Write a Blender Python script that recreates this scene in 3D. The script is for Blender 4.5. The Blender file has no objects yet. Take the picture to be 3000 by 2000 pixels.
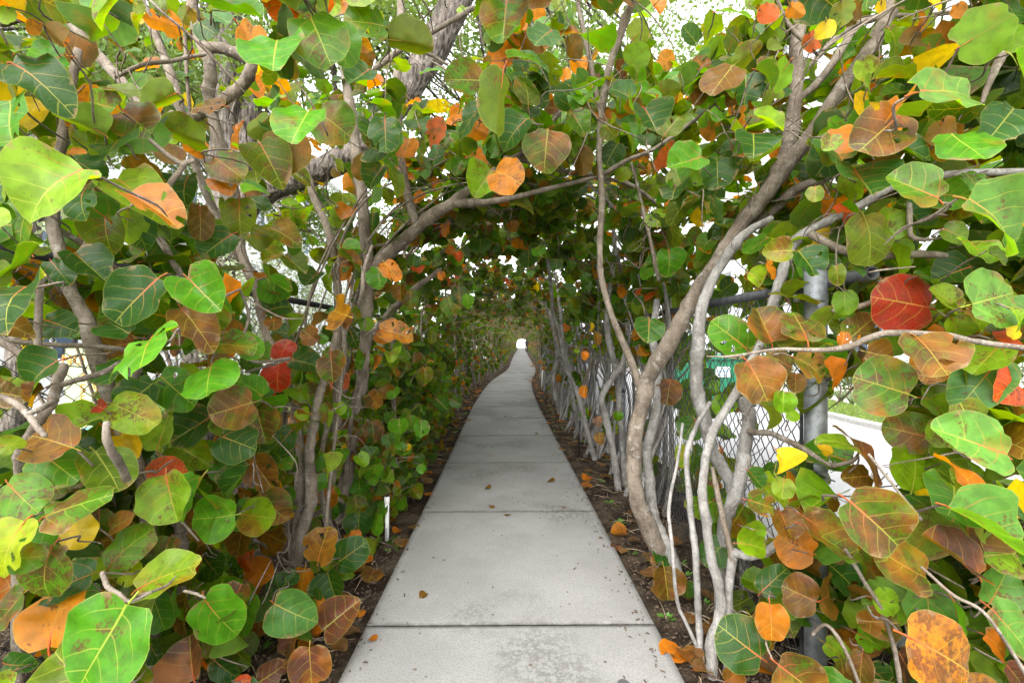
import bpy, math, random
import numpy as np
from mathutils import Matrix, Vector

# ------------------------------------------------------------------ camera, sky, sun, exposure
scene = bpy.context.scene
C = scene.collection
EYE = 1.5                       # camera height
FPX = 1300.0                    # focal length in units of a 3000 px wide frame

cam_data = bpy.data.cameras.new('camera')
cam = bpy.data.objects.new('camera', cam_data)
C.objects.link(cam)
cam.location = (0, 0, EYE)
cam.rotation_euler = (math.radians(90), 0, 0)
cam_data.sensor_width = 36
cam_data.lens = 36 * FPX / 3000
cam_data.clip_start = 0.05
cam_data.clip_end = 9000
scene.camera = cam

SUN_EL, SUN_ROT = math.radians(48), math.radians(200)
world = bpy.data.worlds.new('World')
scene.world = world
world.use_nodes = True
wn, wl = world.node_tree.nodes, world.node_tree.links
wn.clear()
sky = wn.new('ShaderNodeTexSky')
sky.sky_type = 'NISHITA'
sky.sun_disc = False
sky.sun_elevation = SUN_EL
sky.sun_rotation = SUN_ROT
sky.dust_density = 1.0
sky.air_density = 1.0
hs = wn.new('ShaderNodeHueSaturation')
hs.inputs['Saturation'].default_value = 0.12       # an even white overcast
bg = wn.new('ShaderNodeBackground')
bg.inputs['Strength'].default_value = 0.15
wo = wn.new('ShaderNodeOutputWorld')
wl.new(sky.outputs[0], hs.inputs['Color'])
wl.new(hs.outputs[0], bg.inputs['Color'])
wl.new(bg.outputs[0], wo.inputs['Surface'])

sun_data = bpy.data.lights.new('sun', 'SUN')
sun_data.energy = 1.4
sun_data.angle = math.radians(60)
sun_data.color = (1.0, 0.96, 0.9)
sun = bpy.data.objects.new('sun', sun_data)
C.objects.link(sun)
# light comes from behind and a little to the left of the camera
sd = Vector((math.sin(SUN_ROT) * math.cos(SUN_EL), math.cos(SUN_ROT) * math.cos(SUN_EL), math.sin(SUN_EL)))
sun.rotation_euler = sd.to_track_quat('Z', 'Y').to_euler()

scene.view_settings.view_transform = 'Standard'
scene.view_settings.look = 'None'
scene.view_settings.exposure = 2.55
scene.view_settings.gamma = 1.0
scene.view_settings.use_curve_mapping = False
scene.render.engine = 'CYCLES'
cy = scene.cycles
cy.max_bounces = 5
cy.diffuse_bounces = 4
cy.glossy_bounces = 1
cy.transmission_bounces = 4
cy.transparent_max_bounces = 4
cy.use_denoising = True
cy.use_adaptive_sampling = True
cy.adaptive_threshold = 0.025
cy.sample_clamp_indirect = 6.0

rng = np.random.default_rng(7)
random.seed(7)

# ------------------------------------------------------------------ helpers
def P(px, py, d):
    """photo pixel (3000 wide) at distance d -> point in the place"""
    return np.array([(px - 1500) / FPX * d, d, EYE - (py - 1000) / FPX * d])

_cy = [-6, 0, 1.95, 3.82, 5.57, 8.2, 9.8, 12.7, 15.85, 18, 20.3, 23, 26.4, 32.5, 47.6, 70, 88, 110, 160]
_cx = [0, 0, 0, -.025, -.055, -.11, -.14, -.135, -.06, .1, .32, .50, .60, .68, .95, 1.5, 1.95, 2.5, 3.6]
_ys = np.linspace(-6, 160, 1661)
_xs = np.interp(_ys, _cy, _cx)
_k = np.ones(15) / 15
_xs = np.convolve(np.pad(_xs, 7, mode='edge'), _k, mode='valid')
def xc(y):
    """lateral position of the path's centre line"""
    return np.interp(y, _ys, _xs)
def heading(y):
    return math.atan2(float(xc(y + .4) - xc(y - .4)), .8)

def tag(o, label=None, cat=None, group=None, kind=None):
    if label: o['label'] = label
    if cat: o['category'] = cat
    if group: o['group'] = group
    if kind: o['kind'] = kind
    return o

def empty(name, loc=(0, 0, 0), rz=0.0):
    o = bpy.data.objects.new(name, None)
    o.location = loc
    o.rotation_euler = (0, 0, rz)
    o.empty_display_size = .1
    C.objects.link(o)
    return o

def mesh_np(name, v, f, mat, smooth=False, uv=None, col=None, edge=None):
    """mesh from numpy arrays; f is (n,3) or (n,4)"""
    v = np.asarray(v, np.float32); f = np.asarray(f, np.int32)
    me = bpy.data.meshes.new(name)
    n, k = f.shape
    me.vertices.add(len(v)); me.vertices.foreach_set('co', v.ravel())
    me.loops.add(n * k); me.loops.foreach_set('vertex_index', f.ravel())
    me.polygons.add(n)
    me.polygons.foreach_set('loop_start', np.arange(n, dtype=np.int32) * k)
    if smooth:
        me.polygons.foreach_set('use_smooth', np.ones(n, bool))
    if uv is not None:
        a = me.attributes.new('luv', 'FLOAT2', 'POINT'); a.data.foreach_set('vector', np.asarray(uv, np.float32).ravel())
    if edge is not None:
        a = me.attributes.new('edge', 'FLOAT', 'POINT'); a.data.foreach_set('value', np.asarray(edge, np.float32))
    if col is not None:
        a = me.attributes.new('lp', 'FLOAT_COLOR', 'POINT'); a.data.foreach_set('color', np.asarray(col, np.float32).ravel())
    me.materials.append(mat)
    me.update(calc_edges=True)
    me.validate()
    return me

def link(name, me, parent=None, offset=None):
    o = bpy.data.objects.new(name, me)
    C.objects.link(o)
    if parent is not None:
        o.parent = parent
    if offset is not None:
        o.location = offset
    return o

class MB:
    """collects boxes / tubes / lathes into one mesh"""
    def __init__(s): s.v = []; s.f = []; s.n = 0
    def add(s, v, f):
        v = np.asarray(v, float).reshape(-1, 3)
        s.v.append(v)
        for q in f: s.f.append([i + s.n for i in q])
        s.n += len(v)
        return s
    def box(s, x0, x1, y0, y1, z0, z1, b=0.0):
        if b <= 0:
            v = [(x, y, z) for z in (z0, z1) for y in (y0, y1) for x in (x0, x1)]
            return s.add(v, [(0, 2, 3, 1), (4, 5, 7, 6), (0, 1, 5, 4), (2, 6, 7, 3), (0, 4, 6, 2), (1, 3, 7, 5)])
        rings = []
        for z, i in ((z0, b), (z0 + b, 0), (z1 - b, 0), (z1, b)):
            o = 0 if i == 0 else b
            rings.append([(x0 + o + 0, y0 + o, z), (x1 - o, y0 + o, z), (x1 - o, y1 - o, z), (x0 + o, y1 - o, z)])
        v = [p for r in rings for p in r]
        f = [(3, 2, 1, 0), (12, 13, 14, 15)]
        for r in range(3):
            for k in range(4):
                f.append((r * 4 + k, r * 4 + (k + 1) % 4, r * 4 + 4 + (k + 1) % 4, r * 4 + 4 + k))
        return s.add(v, f)
    def tube(s, pts, rad, n=8, cap=True):
        v, f = tube_np(np.asarray(pts, float), rad, n)
        q = [tuple(r) for r in f]
        if cap:
            m = len(v) // n
            q.append(tuple(range(n))[::-1]); q.append(tuple((m - 1) * n + i for i in range(n)))
        return s.add(v, q)
    def build(s, name, mat, parent=None, smooth=False, loc=None):
        me = bpy.data.meshes.new(name)
        me.from_pydata(np.concatenate(s.v).tolist(), [], s.f)
        me.materials.append(mat)
        if smooth:
            me.polygons.foreach_set('use_smooth', np.ones(len(me.polygons), bool))
        me.update()
        o = link(name, me, parent)
        if loc is not None: o.location = loc
        return o

def tube_np(pts, rad, n=6):
    pts = np.asarray(pts, float); m = len(pts)
    rad = np.broadcast_to(np.asarray(rad, float), (m,))
    t = np.gradient(pts, axis=0); t /= np.linalg.norm(t, axis=1, keepdims=True) + 1e-9
    ref = np.array([0.31, 0.83, 0.46]) if abs(t[0] @ np.array([.31, .83, .46])) < .9 else np.array([1., 0, 0])
    u = np.zeros_like(t); 
    a = ref - (ref @ t[0]) * t[0]; u[0] = a / np.linalg.norm(a)
    for i in range(1, m):
        a = u[i - 1] - (u[i - 1] @ t[i]) * t[i]; u[i] = a / (np.linalg.norm(a) + 1e-9)
    w = np.cross(t, u)
    ang = np.arange(n) * 2 * math.pi / n
    v = pts[:, None, :] + rad[:, None, None] * (np.cos(ang)[None, :, None] * u[:, None, :] + np.sin(ang)[None, :, None] * w[:, None, :])
    i = np.arange(m - 1)[:, None] * n; k = np.arange(n)[None, :]; k2 = (k + 1) % n
    f = np.stack([i + k, i + k2, i + n + k2, i + n + k], -1).reshape(-1, 4)
    return v.reshape(-1, 3), f

def smooth_line(pts, rad, sub=4):
    """Catmull-Rom through pts, radii interpolated"""
    p = np.asarray(pts, float); r = np.asarray(rad, float)
    if len(p) < 3: 
        return p, r
    q = np.vstack([2 * p[0] - p[1], p, 2 * p[-1] - p[-2]])
    out = []; ro = []
    for i in range(1, len(q) - 2):
        for k in range(sub):
            t = k / sub
            out.append(.5 * ((2 * q[i]) + (-q[i-1] + q[i+1]) * t + (2*q[i-1] - 5*q[i] + 4*q[i+1] - q[i+2]) * t*t + (-q[i-1] + 3*q[i] - 3*q[i+1] + q[i+2]) * t**3))
            ro.append(r[i-1] * (1 - t) + r[i] * t)
    out.append(p[-1]); ro.append(r[-1])
    return np.array(out), np.array(ro)

class Tubes:
    """many tubes of quads in numpy, for trunks and twigs"""
    def __init__(s): s.v = []; s.f = []; s.n = 0
    def add(s, pts, rad, n=6):
        v, f = tube_np(pts, rad, n); s.v.append(v); s.f.append(f + s.n); s.n += len(v)
    def mesh(s, name, mat, off=(0, 0, 0)):
        return mesh_np(name, np.concatenate(s.v) - np.asarray(off), np.concatenate(s.f), mat, smooth=True)

# ------------------------------------------------------------------ materials
class NT:
    def __init__(s, name):
        s.m = bpy.data.materials.new(name); s.m.use_nodes = True
        s.t = s.m.node_tree; s.t.nodes.clear()
        s.out = s.t.nodes.new('ShaderNodeOutputMaterial')
    def n(s, typ, **kw):
        x = s.t.nodes.new(typ)
        for k, v in kw.items():
            if k.startswith('_'): setattr(x, k[1:], v)
        return x
    def l(s, a, b): s.t.links.new(a, b)
    def put(s, sock, v):
        if hasattr(v, 'is_output') or isinstance(v, bpy.types.NodeSocket): s.l(v, sock)
        else: sock.default_value = v
    def math(s, op, a, b=None, c=None, clamp=False):
        x = s.n('ShaderNodeMath'); x.operation = op; x.use_clamp = clamp
        s.put(x.inputs[0], a)
        if b is not None: s.put(x.inputs[1], b)
        if c is not None: s.put(x.inputs[2], c)
        return x.outputs[0]
    def mix(s, fac, a, b, mode='MIX'):
        x = s.n('ShaderNodeMix'); x.data_type = 'RGBA'; x.blend_type = mode
        s.put(x.inputs['Factor'], fac)
        s.put(x.inputs[6], a if not isinstance(a, tuple) else (*a, 1)[:4]); s.put(x.inputs[7], b if not isinstance(b, tuple) else (*b, 1)[:4])
        return x.outputs[2]
    def step(s, v, lo, hi):
        x = s.n('ShaderNodeMapRange'); x.interpolation_type = 'SMOOTHSTEP'
        s.put(x.inputs[0], v); s.put(x.inputs[1], lo); s.put(x.inputs[2], hi)
        return x.outputs[0]
    def noise(s, vec, scale, detail=3, rough=.55, out=0):
        x = s.n('ShaderNodeTexNoise'); s.put(x.inputs['Scale'], scale)
        x.inputs['Detail'].default_value = detail; x.inputs['Roughness'].default_value = rough
        if vec is not None: s.l(vec, x.inputs['Vector'])
        return x.outputs[out]
    def voro(s, vec, scale, rnd=1.0, out=0):
        x = s.n('ShaderNodeTexVoronoi'); x.inputs['Scale'].default_value = scale; x.inputs['Randomness'].default_value = rnd
        if vec is not None: s.l(vec, x.inputs['Vector'])
        return x.outputs[out]
    def pos(s): return s.n('ShaderNodeNewGeometry').outputs['Position']
    def bsdf(s, col, rough=.6, spec=.5, metal=0.0, bump=None, bd=.01, bs=.5):
        b = s.n('ShaderNodeBsdfPrincipled')
        s.put(b.inputs['Base Color'], col if not isinstance(col, tuple) else (*col, 1)[:4])
        s.put(b.inputs['Roughness'], rough); b.inputs['Specular IOR Level'].default_value = spec; b.inputs['Metallic'].default_value = metal
        if bump is not None:
            k = s.n('ShaderNodeBump'); k.inputs['Distance'].default_value = bd; k.inputs['Strength'].default_value = bs
            s.l(bump, k.inputs['Height']); s.l(k.outputs[0], b.inputs['Normal'])
        return b
    def fin(s, sh): s.l(sh.outputs[0], s.out.inputs['Surface']); return s.m

def leaf_material(name, source, veins=True):
    t = NT(name)
    if source == 'object':
        oi = t.n('ShaderNodeObjectInfo'); base, blot = oi.outputs['Color'], oi.outputs['Alpha']
    else:
        at = t.n('ShaderNodeAttribute'); at.attribute_name = 'lp'; base, blot = at.outputs['Color'], at.outputs['Alpha']
    geo = t.n('ShaderNodeNewGeometry'); pos, back = geo.outputs['Position'], geo.outputs['Backfacing']
    # blotches of rust brown, each leaf its own
    n1 = t.noise(pos, 13.0, 5, .66)
    n2 = t.noise(pos, 110.0, 1, .6)
    nn = t.math('ADD', t.math('MULTIPLY', n1, .72), t.math('MULTIPLY', n2, .28))
    thr = t.math('SUBTRACT', .70, t.math('MULTIPLY', blot, .30))
    bm = t.step(nn, t.math('SUBTRACT', thr, .035), t.math('ADD', thr, .06))
    rust = t.mix(n2, (.145, .038, .020), (.062, .018, .012))
    col = t.mix(t.math('MULTIPLY', bm, .80), base, rust)
    au = t.math('ADD', t.noise(pos, 7.0, 2), t.math('MULTIPLY', blot, .30))
    col = t.mix(t.math('MULTIPLY', t.step(au, .69, .88), .60), col, t.mix(n1, (.33, .15, .008), (.25, .042, .010)))
    tone = t.noise(pos, 24.0, 2)
    col = t.mix(t.math('MULTIPLY', t.step(tone, .62, .34), .42), col, t.mix(.75, col, (.006, .018, .004)))
    if source == 'object':
        sp = t.voro(pos, 95.0)
        spk = t.math('MULTIPLY', t.step(sp, .17, .07), t.step(t.noise(pos, 11.0, 0), .5, .62))
        col = t.mix(t.math('MULTIPLY', spk, .75), col, (.06, .025, .015))
    rough = .38
    if veins:
        uvn = t.n('ShaderNodeAttribute'); uvn.attribute_name = 'luv'
        sep = t.n('ShaderNodeSeparateXYZ'); t.l(uvn.outputs['Vector'], sep.inputs[0])
        u, v = sep.outputs[0], sep.outputs[1]
        a = t.math('ABSOLUTE', u)
        mid = t.step(a, t.math('MULTIPLY_ADD', v, -.016, .024), t.math('MULTIPLY_ADD', v, -.008, .010))
        wob = t.math('MULTIPLY', t.math('SUBTRACT', t.noise(pos, 18.0, 0), .5), .10)
        s = t.math('SUBTRACT', v, t.math('MULTIPLY', a, .35))
        s = t.math('SUBTRACT', s, t.math('MULTIPLY', t.math('MULTIPLY', a, a), .9))
        s = t.math('ADD', s, wob)
        s = t.math('ADD', s, t.math('MULTIPLY', t.math('SIGN', u), .035))
        f = t.math('FRACT', t.math('DIVIDE', t.math('ADD', s, 1.02), .25))
        dist = t.math('MULTIPLY', t.math('ABSOLUTE', t.math('SUBTRACT', f, .5)), .25)
        lat = t.step(dist, t.math('MULTIPLY_ADD', a, -.012, .0130), t.math('MULTIPLY_ADD', a, -.005, .0045))
        lat = t.math('MULTIPLY', lat, t.step(a, .56, .30))
        vm = t.math('MAXIMUM', mid, t.math('MULTIPLY', lat, .60))
        cmb = t.n('ShaderNodeCombineXYZ'); t.l(u, cmb.inputs[0]); t.l(v, cmb.inputs[1]); t.put(cmb.inputs[2], t.math('MULTIPLY', blot, 7.0))
        ve = t.n('ShaderNodeTexVoronoi'); ve.feature = 'DISTANCE_TO_EDGE'; ve.inputs['Scale'].default_value = 15.0; t.l(cmb.outputs[0], ve.inputs['Vector'])
        net = t.step(ve.outputs['Distance'], .075, .02)
        col = t.mix(t.math('MULTIPLY', net, .13), col, t.mix(.55, col, (.30, .34, .06)))
        ed = t.n('ShaderNodeAttribute'); ed.attribute_name = 'edge'
        rim = t.step(ed.outputs['Fac'], .965, .995)
        dam = t.math('MULTIPLY', t.step(ed.outputs['Fac'], .80, .97), t.step(n1, .56, .64))
        col = t.mix(t.math('MULTIPLY', dam, .85), col, t.mix(n2, (.12, .05, .02), (.34, .24, .13)))
        redn = t.step(t.noise(pos, 4.0, 0), .36, .54)
        vcol = t.mix(t.math('MULTIPLY', t.step(v, .80, .10), redn), t.mix(.38, (.42, .41, .06), base), (.42, .10, .035))
        vcolb = t.mix(.5, base, (.20, .07, .02))
        vc = t.mix(back, vcol, vcolb)
        col = t.mix(t.math('MULTIPLY', vm, .85), col, vc)
        col = t.mix(t.math('MULTIPLY', rim, .40), col, (.28, .28, .06))
    # paler, duller lower face
    colb = t.mix(.14, col, (.16, .19, .05))
    colf = t.mix(back, col, colb)
    rgh = t.math('MULTIPLY_ADD', back, .3, .40)
    bsd = t.bsdf(colf, rgh, .22, bump=None, bd=.006, bs=.5)
    tr = t.n('ShaderNodeBsdfTranslucent')
    hsn = t.n('ShaderNodeHueSaturation'); hsn.inputs['Saturation'].default_value = 1.12; hsn.inputs['Value'].default_value = 2.0
    t.l(t.mix(.14, col, (.25, .24, .01)), hsn.inputs['Color'])
    t.l(hsn.outputs[0], tr.inputs['Color'])
    ms = t.n('ShaderNodeMixShader'); ms.inputs[0].default_value = .46
    t.l(bsd.outputs[0], ms.inputs[1]); t.l(tr.outputs[0], ms.inputs[2])
    return t.fin(ms)

M_LEAF = leaf_material('sea_grape_leaf', 'object')
M_LEAVES = leaf_material('sea_grape_leaves', 'attr')
M_FARLEAF = leaf_material('sea_grape_far_leaves', 'attr', veins=False)

def small_leaf_material(name, c1, c2):
    t = NT(name); p = t.pos()
    col = t.mix(t.noise(p, 3.0, 4, .7), (*c1,), (*c2,))
    b = t.bsdf(col, .45, .4)
    tr = t.n('ShaderNodeBsdfTranslucent'); t.l(t.mix(.3, col, (.4, .45, .04)), tr.inputs['Color'])
    ms = t.n('ShaderNodeMixShader'); ms.inputs[0].default_value = .4
    t.l(b.outputs[0], ms.inputs[1]); t.l(tr.outputs[0], ms.inputs[2])
    return t.fin(ms)
M_FINE = small_leaf_material('fine_tree_leaf', (.05, .11, .02), (.14, .23, .04))
M_VARIEG = small_leaf_material('variegated_leaf', (.07, .13, .05), (.55, .60, .42))
M_HEDGE = small_leaf_material('hedge_leaf', (.02, .05, .015), (.06, .11, .03))
M_GRASS = small_leaf_material('grass_blade', (.10, .20, .02), (.26, .34, .06))
M_LILY = small_leaf_material('border_grass_blade', (.03, .07, .02), (.14, .20, .09))
M_WEED = small_leaf_material('weed_leaf', (.06, .17, .02), (.12, .28, .04))

def bark_material(name, c1, c2, speck=.5, ringy=True, rough_bark=False):
    t = NT(name); p = t.pos()
    sc = t.n('ShaderNodeMapping'); sc.inputs['Scale'].default_value = (1, 1, .35)
    t.l(p, sc.inputs['Vector'])
    n = t.noise(sc.outputs[0], 14.0, 6, .7)
    col = t.mix(t.step(n, .32, .68), c1, c2)
    col = t.mix(t.math('MULTIPLY', t.step(t.noise(p, 6.0, 4, .7), .48, .62), .6), col, tuple(x * .5 for x in c1))
    col = t.mix(t.math('MULTIPLY', t.step(t.noise(p, 70.0, 3, .7), .5, .66), .45), col, tuple(x * .45 for x in c1))
    col = t.mix(t.math('MULTIPLY', t.step(t.noise(p, 17.0, 4, .75), .58, .68), .5), col, (.36, .35, .32))
    vs = t.voro(p, 150.0)
    dots = t.math('MULTIPLY', t.step(vs, .30, .14), t.step(t.noise(p, 40.0, 1), .45, .6))
    col = t.mix(t.math('MULTIPLY', dots, speck), col, (.50, .47, .40))
    h = n
    if rough_bark:
        sc2 = t.n('ShaderNodeMapping'); sc2.inputs['Scale'].default_value = (1, 1, .18); t.l(p, sc2.inputs['Vector'])
        cr = t.voro(sc2.outputs[0], 26.0)
        col = t.mix(t.step(cr, .12, .5), tuple(x * .35 for x in c1), col)
        h = cr
    elif ringy:
        w = t.n('ShaderNodeTexWave'); w.wave_type = 'BANDS'; w.bands_direction = 'Z'; w.inputs['Scale'].default_value = 3.2
        w.inputs['Distortion'].default_value = 9.0; w.inputs['Detail'].default_value = 2; t.l(p, w.inputs['Vector'])
        ring = t.step(w.outputs['Fac'], .06, .0)
        col = t.mix(t.math('MULTIPLY', ring, .14), col, tuple(x * .5 for x in c1))
    return t.fin(t.bsdf(col, .8, .25, bump=h, bd=.03 if rough_bark else .014, bs=1.0))
M_BARK = bark_material('grey_brown_bark', (.115, .088, .064), (.215, .180, .145))
M_BARK_LIT = bark_material('lit_grey_bark', (.15, .138, .125), (.29, .28, .268), .45)  # brightness of the light on the low drive-side stems, put into the colour
M_BARK_DARK = bark_material('rough_dark_bark', (.075, .06, .05), (.18, .155, .135), .1, False, True)
M_TWIG = bark_material('tan_twig', (.22, .155, .10), (.38, .29, .20), .25)
M_TWIG_DARK = bark_material('brown_twig', (.10, .075, .055), (.22, .175, .14), .25)

def concrete():
    t = NT('brushed_concrete'); p = t.pos()
    big = t.noise(p, 1.1, 5, .65); fine = t.noise(p, 90.0, 4, .8); med = t.noise(p, 9.0, 6, .75)
    col = t.mix(t.step(big, .3, .7), (.185, .183, .178), (.245, .243, .238))
    col = t.mix(t.math('MULTIPLY', t.step(med, .50, .70), .30), col, (.15, .146, .138))
    col = t.mix(t.math('MULTIPLY', t.step(fine, .46, .62), .55), col, (.115, .112, .105))
    # broad dirty patches with a speckled edge
    pat = t.math('MULTIPLY', t.step(t.noise(p, .75, 3), .50, .62), t.step(t.noise(p, 30.0, 5, .8), .42, .56))
    col = t.mix(t.math('MULTIPLY', pat, .70), col, (.085, .082, .074))
    # dark spots trodden into the surface
    vn = t.n('ShaderNodeTexVoronoi'); vn.inputs['Scale'].default_value = 4.2; t.l(p, vn.inputs['Vector'])
    rsep = t.n('ShaderNodeSeparateColor'); t.l(vn.outputs['Color'], rsep.inputs[0])
    rad = t.math('MULTIPLY_ADD', t.math('POWER', rsep.outputs[0], 3.0), .085, .03)
    spot = t.math('LESS_THAN', t.math('ADD', vn.outputs['Distance'], t.math('MULTIPLY', t.math('SUBTRACT', t.noise(p, 60.0, 2), .5), .03)), rad)
    spot = t.math('MULTIPLY', spot, t.math('GREATER_THAN', rsep.outputs[1], .70))
    col = t.mix(t.math('MULTIPLY', spot, .85), col, (.035, .035, .035))
    sp2 = t.math('MULTIPLY', t.math('LESS_THAN', t.voro(p, 38.0), .085), t.step(t.noise(p, 15.0, 1), .48, .6))
    col = t.mix(t.math('MULTIPLY', sp2, .8), col, (.06, .055, .05))
    ed = t.n('ShaderNodeAttribute'); ed.attribute_name = 'edge'       # dirt caught along the joints and edges
    dj = t.math('MULTIPLY', ed.outputs['Fac'], t.step(med, .25, .6))
    col = t.mix(t.math('MULTIPLY', dj, .85), col, (.05, .046, .04))
    return t.fin(t.bsdf(col, .85, .25, bump=fine, bd=.003, bs=.5))
M_CONC = concrete()

def soil():
    t = NT('soil_and_mulch'); p = t.pos()
    a = t.noise(p, 3.0, 5, .7); b = t.noise(p, 60.0, 5, .8); v = t.voro(p, 70.0)
    col = t.mix(t.step(a, .42, .62), (.036, .023, .015), (.165, .125, .085))
    col = t.mix(t.step(b, .35, .7), t.mix(.6, col, (.02, .014, .010)), col)
    peb = t.math('MULTIPLY', t.step(v, .22, .12), t.step(t.noise(p, 25.0, 2), .54, .62))
    col = t.mix(t.math('MULTIPLY', peb, .8), col, (.42, .38, .32))
    return t.fin(t.bsdf(col, .95, .1, bump=t.math('ADD', b, t.math('MULTIPLY', a, .5)), bd=.04, bs=1.0))
M_SOIL = soil()

def plain(name, c1, c2=None, rough=.6, scale=8.0, metal=0.0, spec=.4, bump=0.0):
    t = NT(name); p = t.pos()
    n = t.noise(p, scale, 5, .65)
    col = t.mix(t.step(n, .3, .7), c1, c2 or tuple(x * .8 for x in c1))
    return t.fin(t.bsdf(col, rough, spec, metal, bump=n if bump else None, bd=bump or .01, bs=.5))
M_DRIVE = plain('pale_asphalt', (.40, .40, .40), (.24, .24, .25), .9, 120.0, bump=.006)
M_KERB = plain('kerb_concrete', (.42, .41, .39), (.30, .29, .28), .9, 14.0)
M_JOINT = plain('expansion_joint', (.03, .03, .03), None, .9)
M_SAND = plain('pale_sand', (.55, .52, .46), (.46, .43, .37), .95, 3.0)
M_LAWN = plain('lawn_soil', (.09, .13, .03), (.05, .07, .02), .95, 12.0)
M_GALV = plain('galvanised_steel', (.30, .325, .35), (.15, .16, .175), .5, 22.0, .55, .5)
M_GALVD = plain('weathered_steel', (.075, .08, .085), (.035, .035, .04), .55, 22.0, .5, .5)
M_BLACK = plain('black_vinyl', (.012, .012, .013), (.02, .02, .02), .5, 20.0)
M_WIRE = plain('dark_chain_wire', (.028, .028, .030), (.05, .05, .05), .5, 40.0, .2)
M_PVC = plain('white_pvc', (.70, .70, .69), (.58, .58, .56), .35, 14.0)
M_PLASTIC = plain('black_plastic', (.018, .018, .018), None, .4)
M_PRINT = plain('grey_print', (.12, .12, .14), None, .6)
M_WALL = plain('white_stucco', (.62, .63, .64), (.56, .57, .58), .9, 5.0)
M_TRIM = plain('white_trim', (.78, .79, .80), None, .5)
M_PANE = plain('dark_blue_glass', (.05, .08, .12), (.07, .11, .16), .08, .6, spec=.8)
M_CREAM = plain('cream_enamel', (.36, .40, .22), (.32, .36, .19), .55, 9.0)
M_ORANGE = plain('orange_lettering', (.52, .19, .01), (.46, .15, .01), .6, 30.0)
M_TEAL = plain('teal_enamel', (.10, .20, .19), (.07, .15, .14), .5, 12.0)
M_GREENBOX = plain('emerald_plastic', (.008, .16, .08), (.008, .12, .06), .45, 6.0)
M_WHITE = plain('white_label', (.75, .76, .78), None, .5)
M_BLUE = plain('blue_print', (.05, .22, .40), None, .5)
M_MULCH = plain('bark_chip', (.035, .020, .013), (.10, .07, .048), .95, 40.0)
M_CLOTH = plain('dark_clothing', (.014, .014, .018), (.022, .022, .028), .9, 30.0)
M_SKIN = plain('skin', (.38, .22, .15), None, .6)
M_HAIR = plain('dark_hair', (.02, .014, .01), None, .7)

# ------------------------------------------------------------------ ground, path
def sheet(name, x0, x1, y0, y1, z, mat, kind='structure'):
    me = bpy.data.meshes.new(name)
    me.from_pydata([(x0, y0, z), (x1, y0, z), (x1, y1, z), (x0, y1, z)], [], [(0, 1, 2, 3)])
    me.materials.append(mat); me.update()
    return tag(link(name, me), kind=kind)
sheet('ground', -6000, 6000, -6000, 6000, -.012, M_SAND)

def strip_mesh(name, ua, ub, y0, y1, z, mat, step=.5, bump=0.0):
    """a strip that follows the path between lateral offsets ua and ub"""
    ys = np.arange(y0, y1 + step / 2, step); nu = 10 if bump else 2
    us = np.linspace(ua, ub, nu)
    v = np.array([[xc(y) + u, y, z + (bump * (rng.random() - .5) if bump else 0)] for y in ys for u in us])
    i = (np.arange(len(ys) - 1)[:, None] * nu + np.arange(nu - 1)[None, :]).ravel()
    f = np.stack([i, i + 1, i + nu + 1, i + nu], -1)
    return tag(link(name, mesh_np(name, v, f, mat, smooth=True)), kind='structure')
strip_mesh('soil', -3.2, -.70, -4, 104, .006, M_SOIL, .25, .03)
strip_mesh('soil', .70, 1.9, -4, 104, .006, M_SOIL, .25, .03)

path = tag(empty('path'), kind='structure')
HALF = .745
joints = [2.286 + 1.53 * k for k in range(-3, 70)]
for a, b in zip(joints[:-1], joints[1:]):
    g = .0055
    ys = np.array([a + g, a + g + .007, a + g + .03, a + .3, (a + b) / 2, b - .3, b - g - .03, b - g - .007, b - g])
    ej = [1, .75, 0, 0, 0, 0, 0, .75, 1]
    n = len(ys); bev = .008; top = .045 + rng.uniform(-.002, .002); v = []; ee = []
    for iy, y in enumerate(ys):
        h = heading(y); cxx = float(xc(y))
        e = .010 if iy in (0, n - 1) else 0
        for u, z, q in ((-HALF, -.02, 1), (-HALF, top - bev, .9), (-HALF + bev, top - e, .6), (-HALF + .04, top - e, 0), (HALF - .04, top - e, 0), (HALF - bev, top - e, .6), (HALF, top - bev, .9), (HALF, -.02, 1)):
            v.append((cxx + u * math.cos(h), y - u * math.sin(h), z)); ee.append(max(q, ej[iy]))
    f = []
    for iy in range(n - 1):
        for k in range(7):
            f.append((iy * 8 + k, iy * 8 + k + 1, (iy + 1) * 8 + k + 1, (iy + 1) * 8 + k))
    for o_ in (0, (n - 1) * 8):
        f += [(o_, o_ + 1, o_ + 6, o_ + 7), (o_ + 1, o_ + 2, o_ + 5, o_ + 6), (o_ + 2, o_ + 3, o_ + 4, o_ + 5)]
    link('slab', mesh_np('slab', v, f, M_CONC, edge=ee), path)
# dark filler in the joints
mb = MB()
for y in joints[1:-1]:
    h = heading(y); c0 = float(xc(y))
    v = [(c0 + u * math.cos(h) - dy * 0, y - u * math.sin(h) + dy, z) for z in (.0, .012) for dy in (-.0052, .0052) for u in (-HALF + .004, HALF - .004)]
    mb.add(v, [(0, 2, 3, 1), (4, 5, 7, 6), (0, 1, 5, 4), (2, 6, 7, 3), (0, 4, 6, 2), (1, 3, 7, 5)])
mb.build('joint_filler', M_JOINT, path)

# ------------------------------------------------------------------ beyond the fences: drive, lawns, houses
sheet('driveway', 1.9, 6.2, -6, 60, .002, M_DRIVE)
kb = MB(); kb.box(6.2, 6.36, -6, 60, -.05, .10, .015); tag(kb.build('kerb', M_KERB), kind='structure')
sheet('lawn', 6.36, 8.0, -6, 60, .03, M_LAWN)
sheet('lawn', -9.0, -3.2, -6, 60, .004, M_LAWN)

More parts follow.
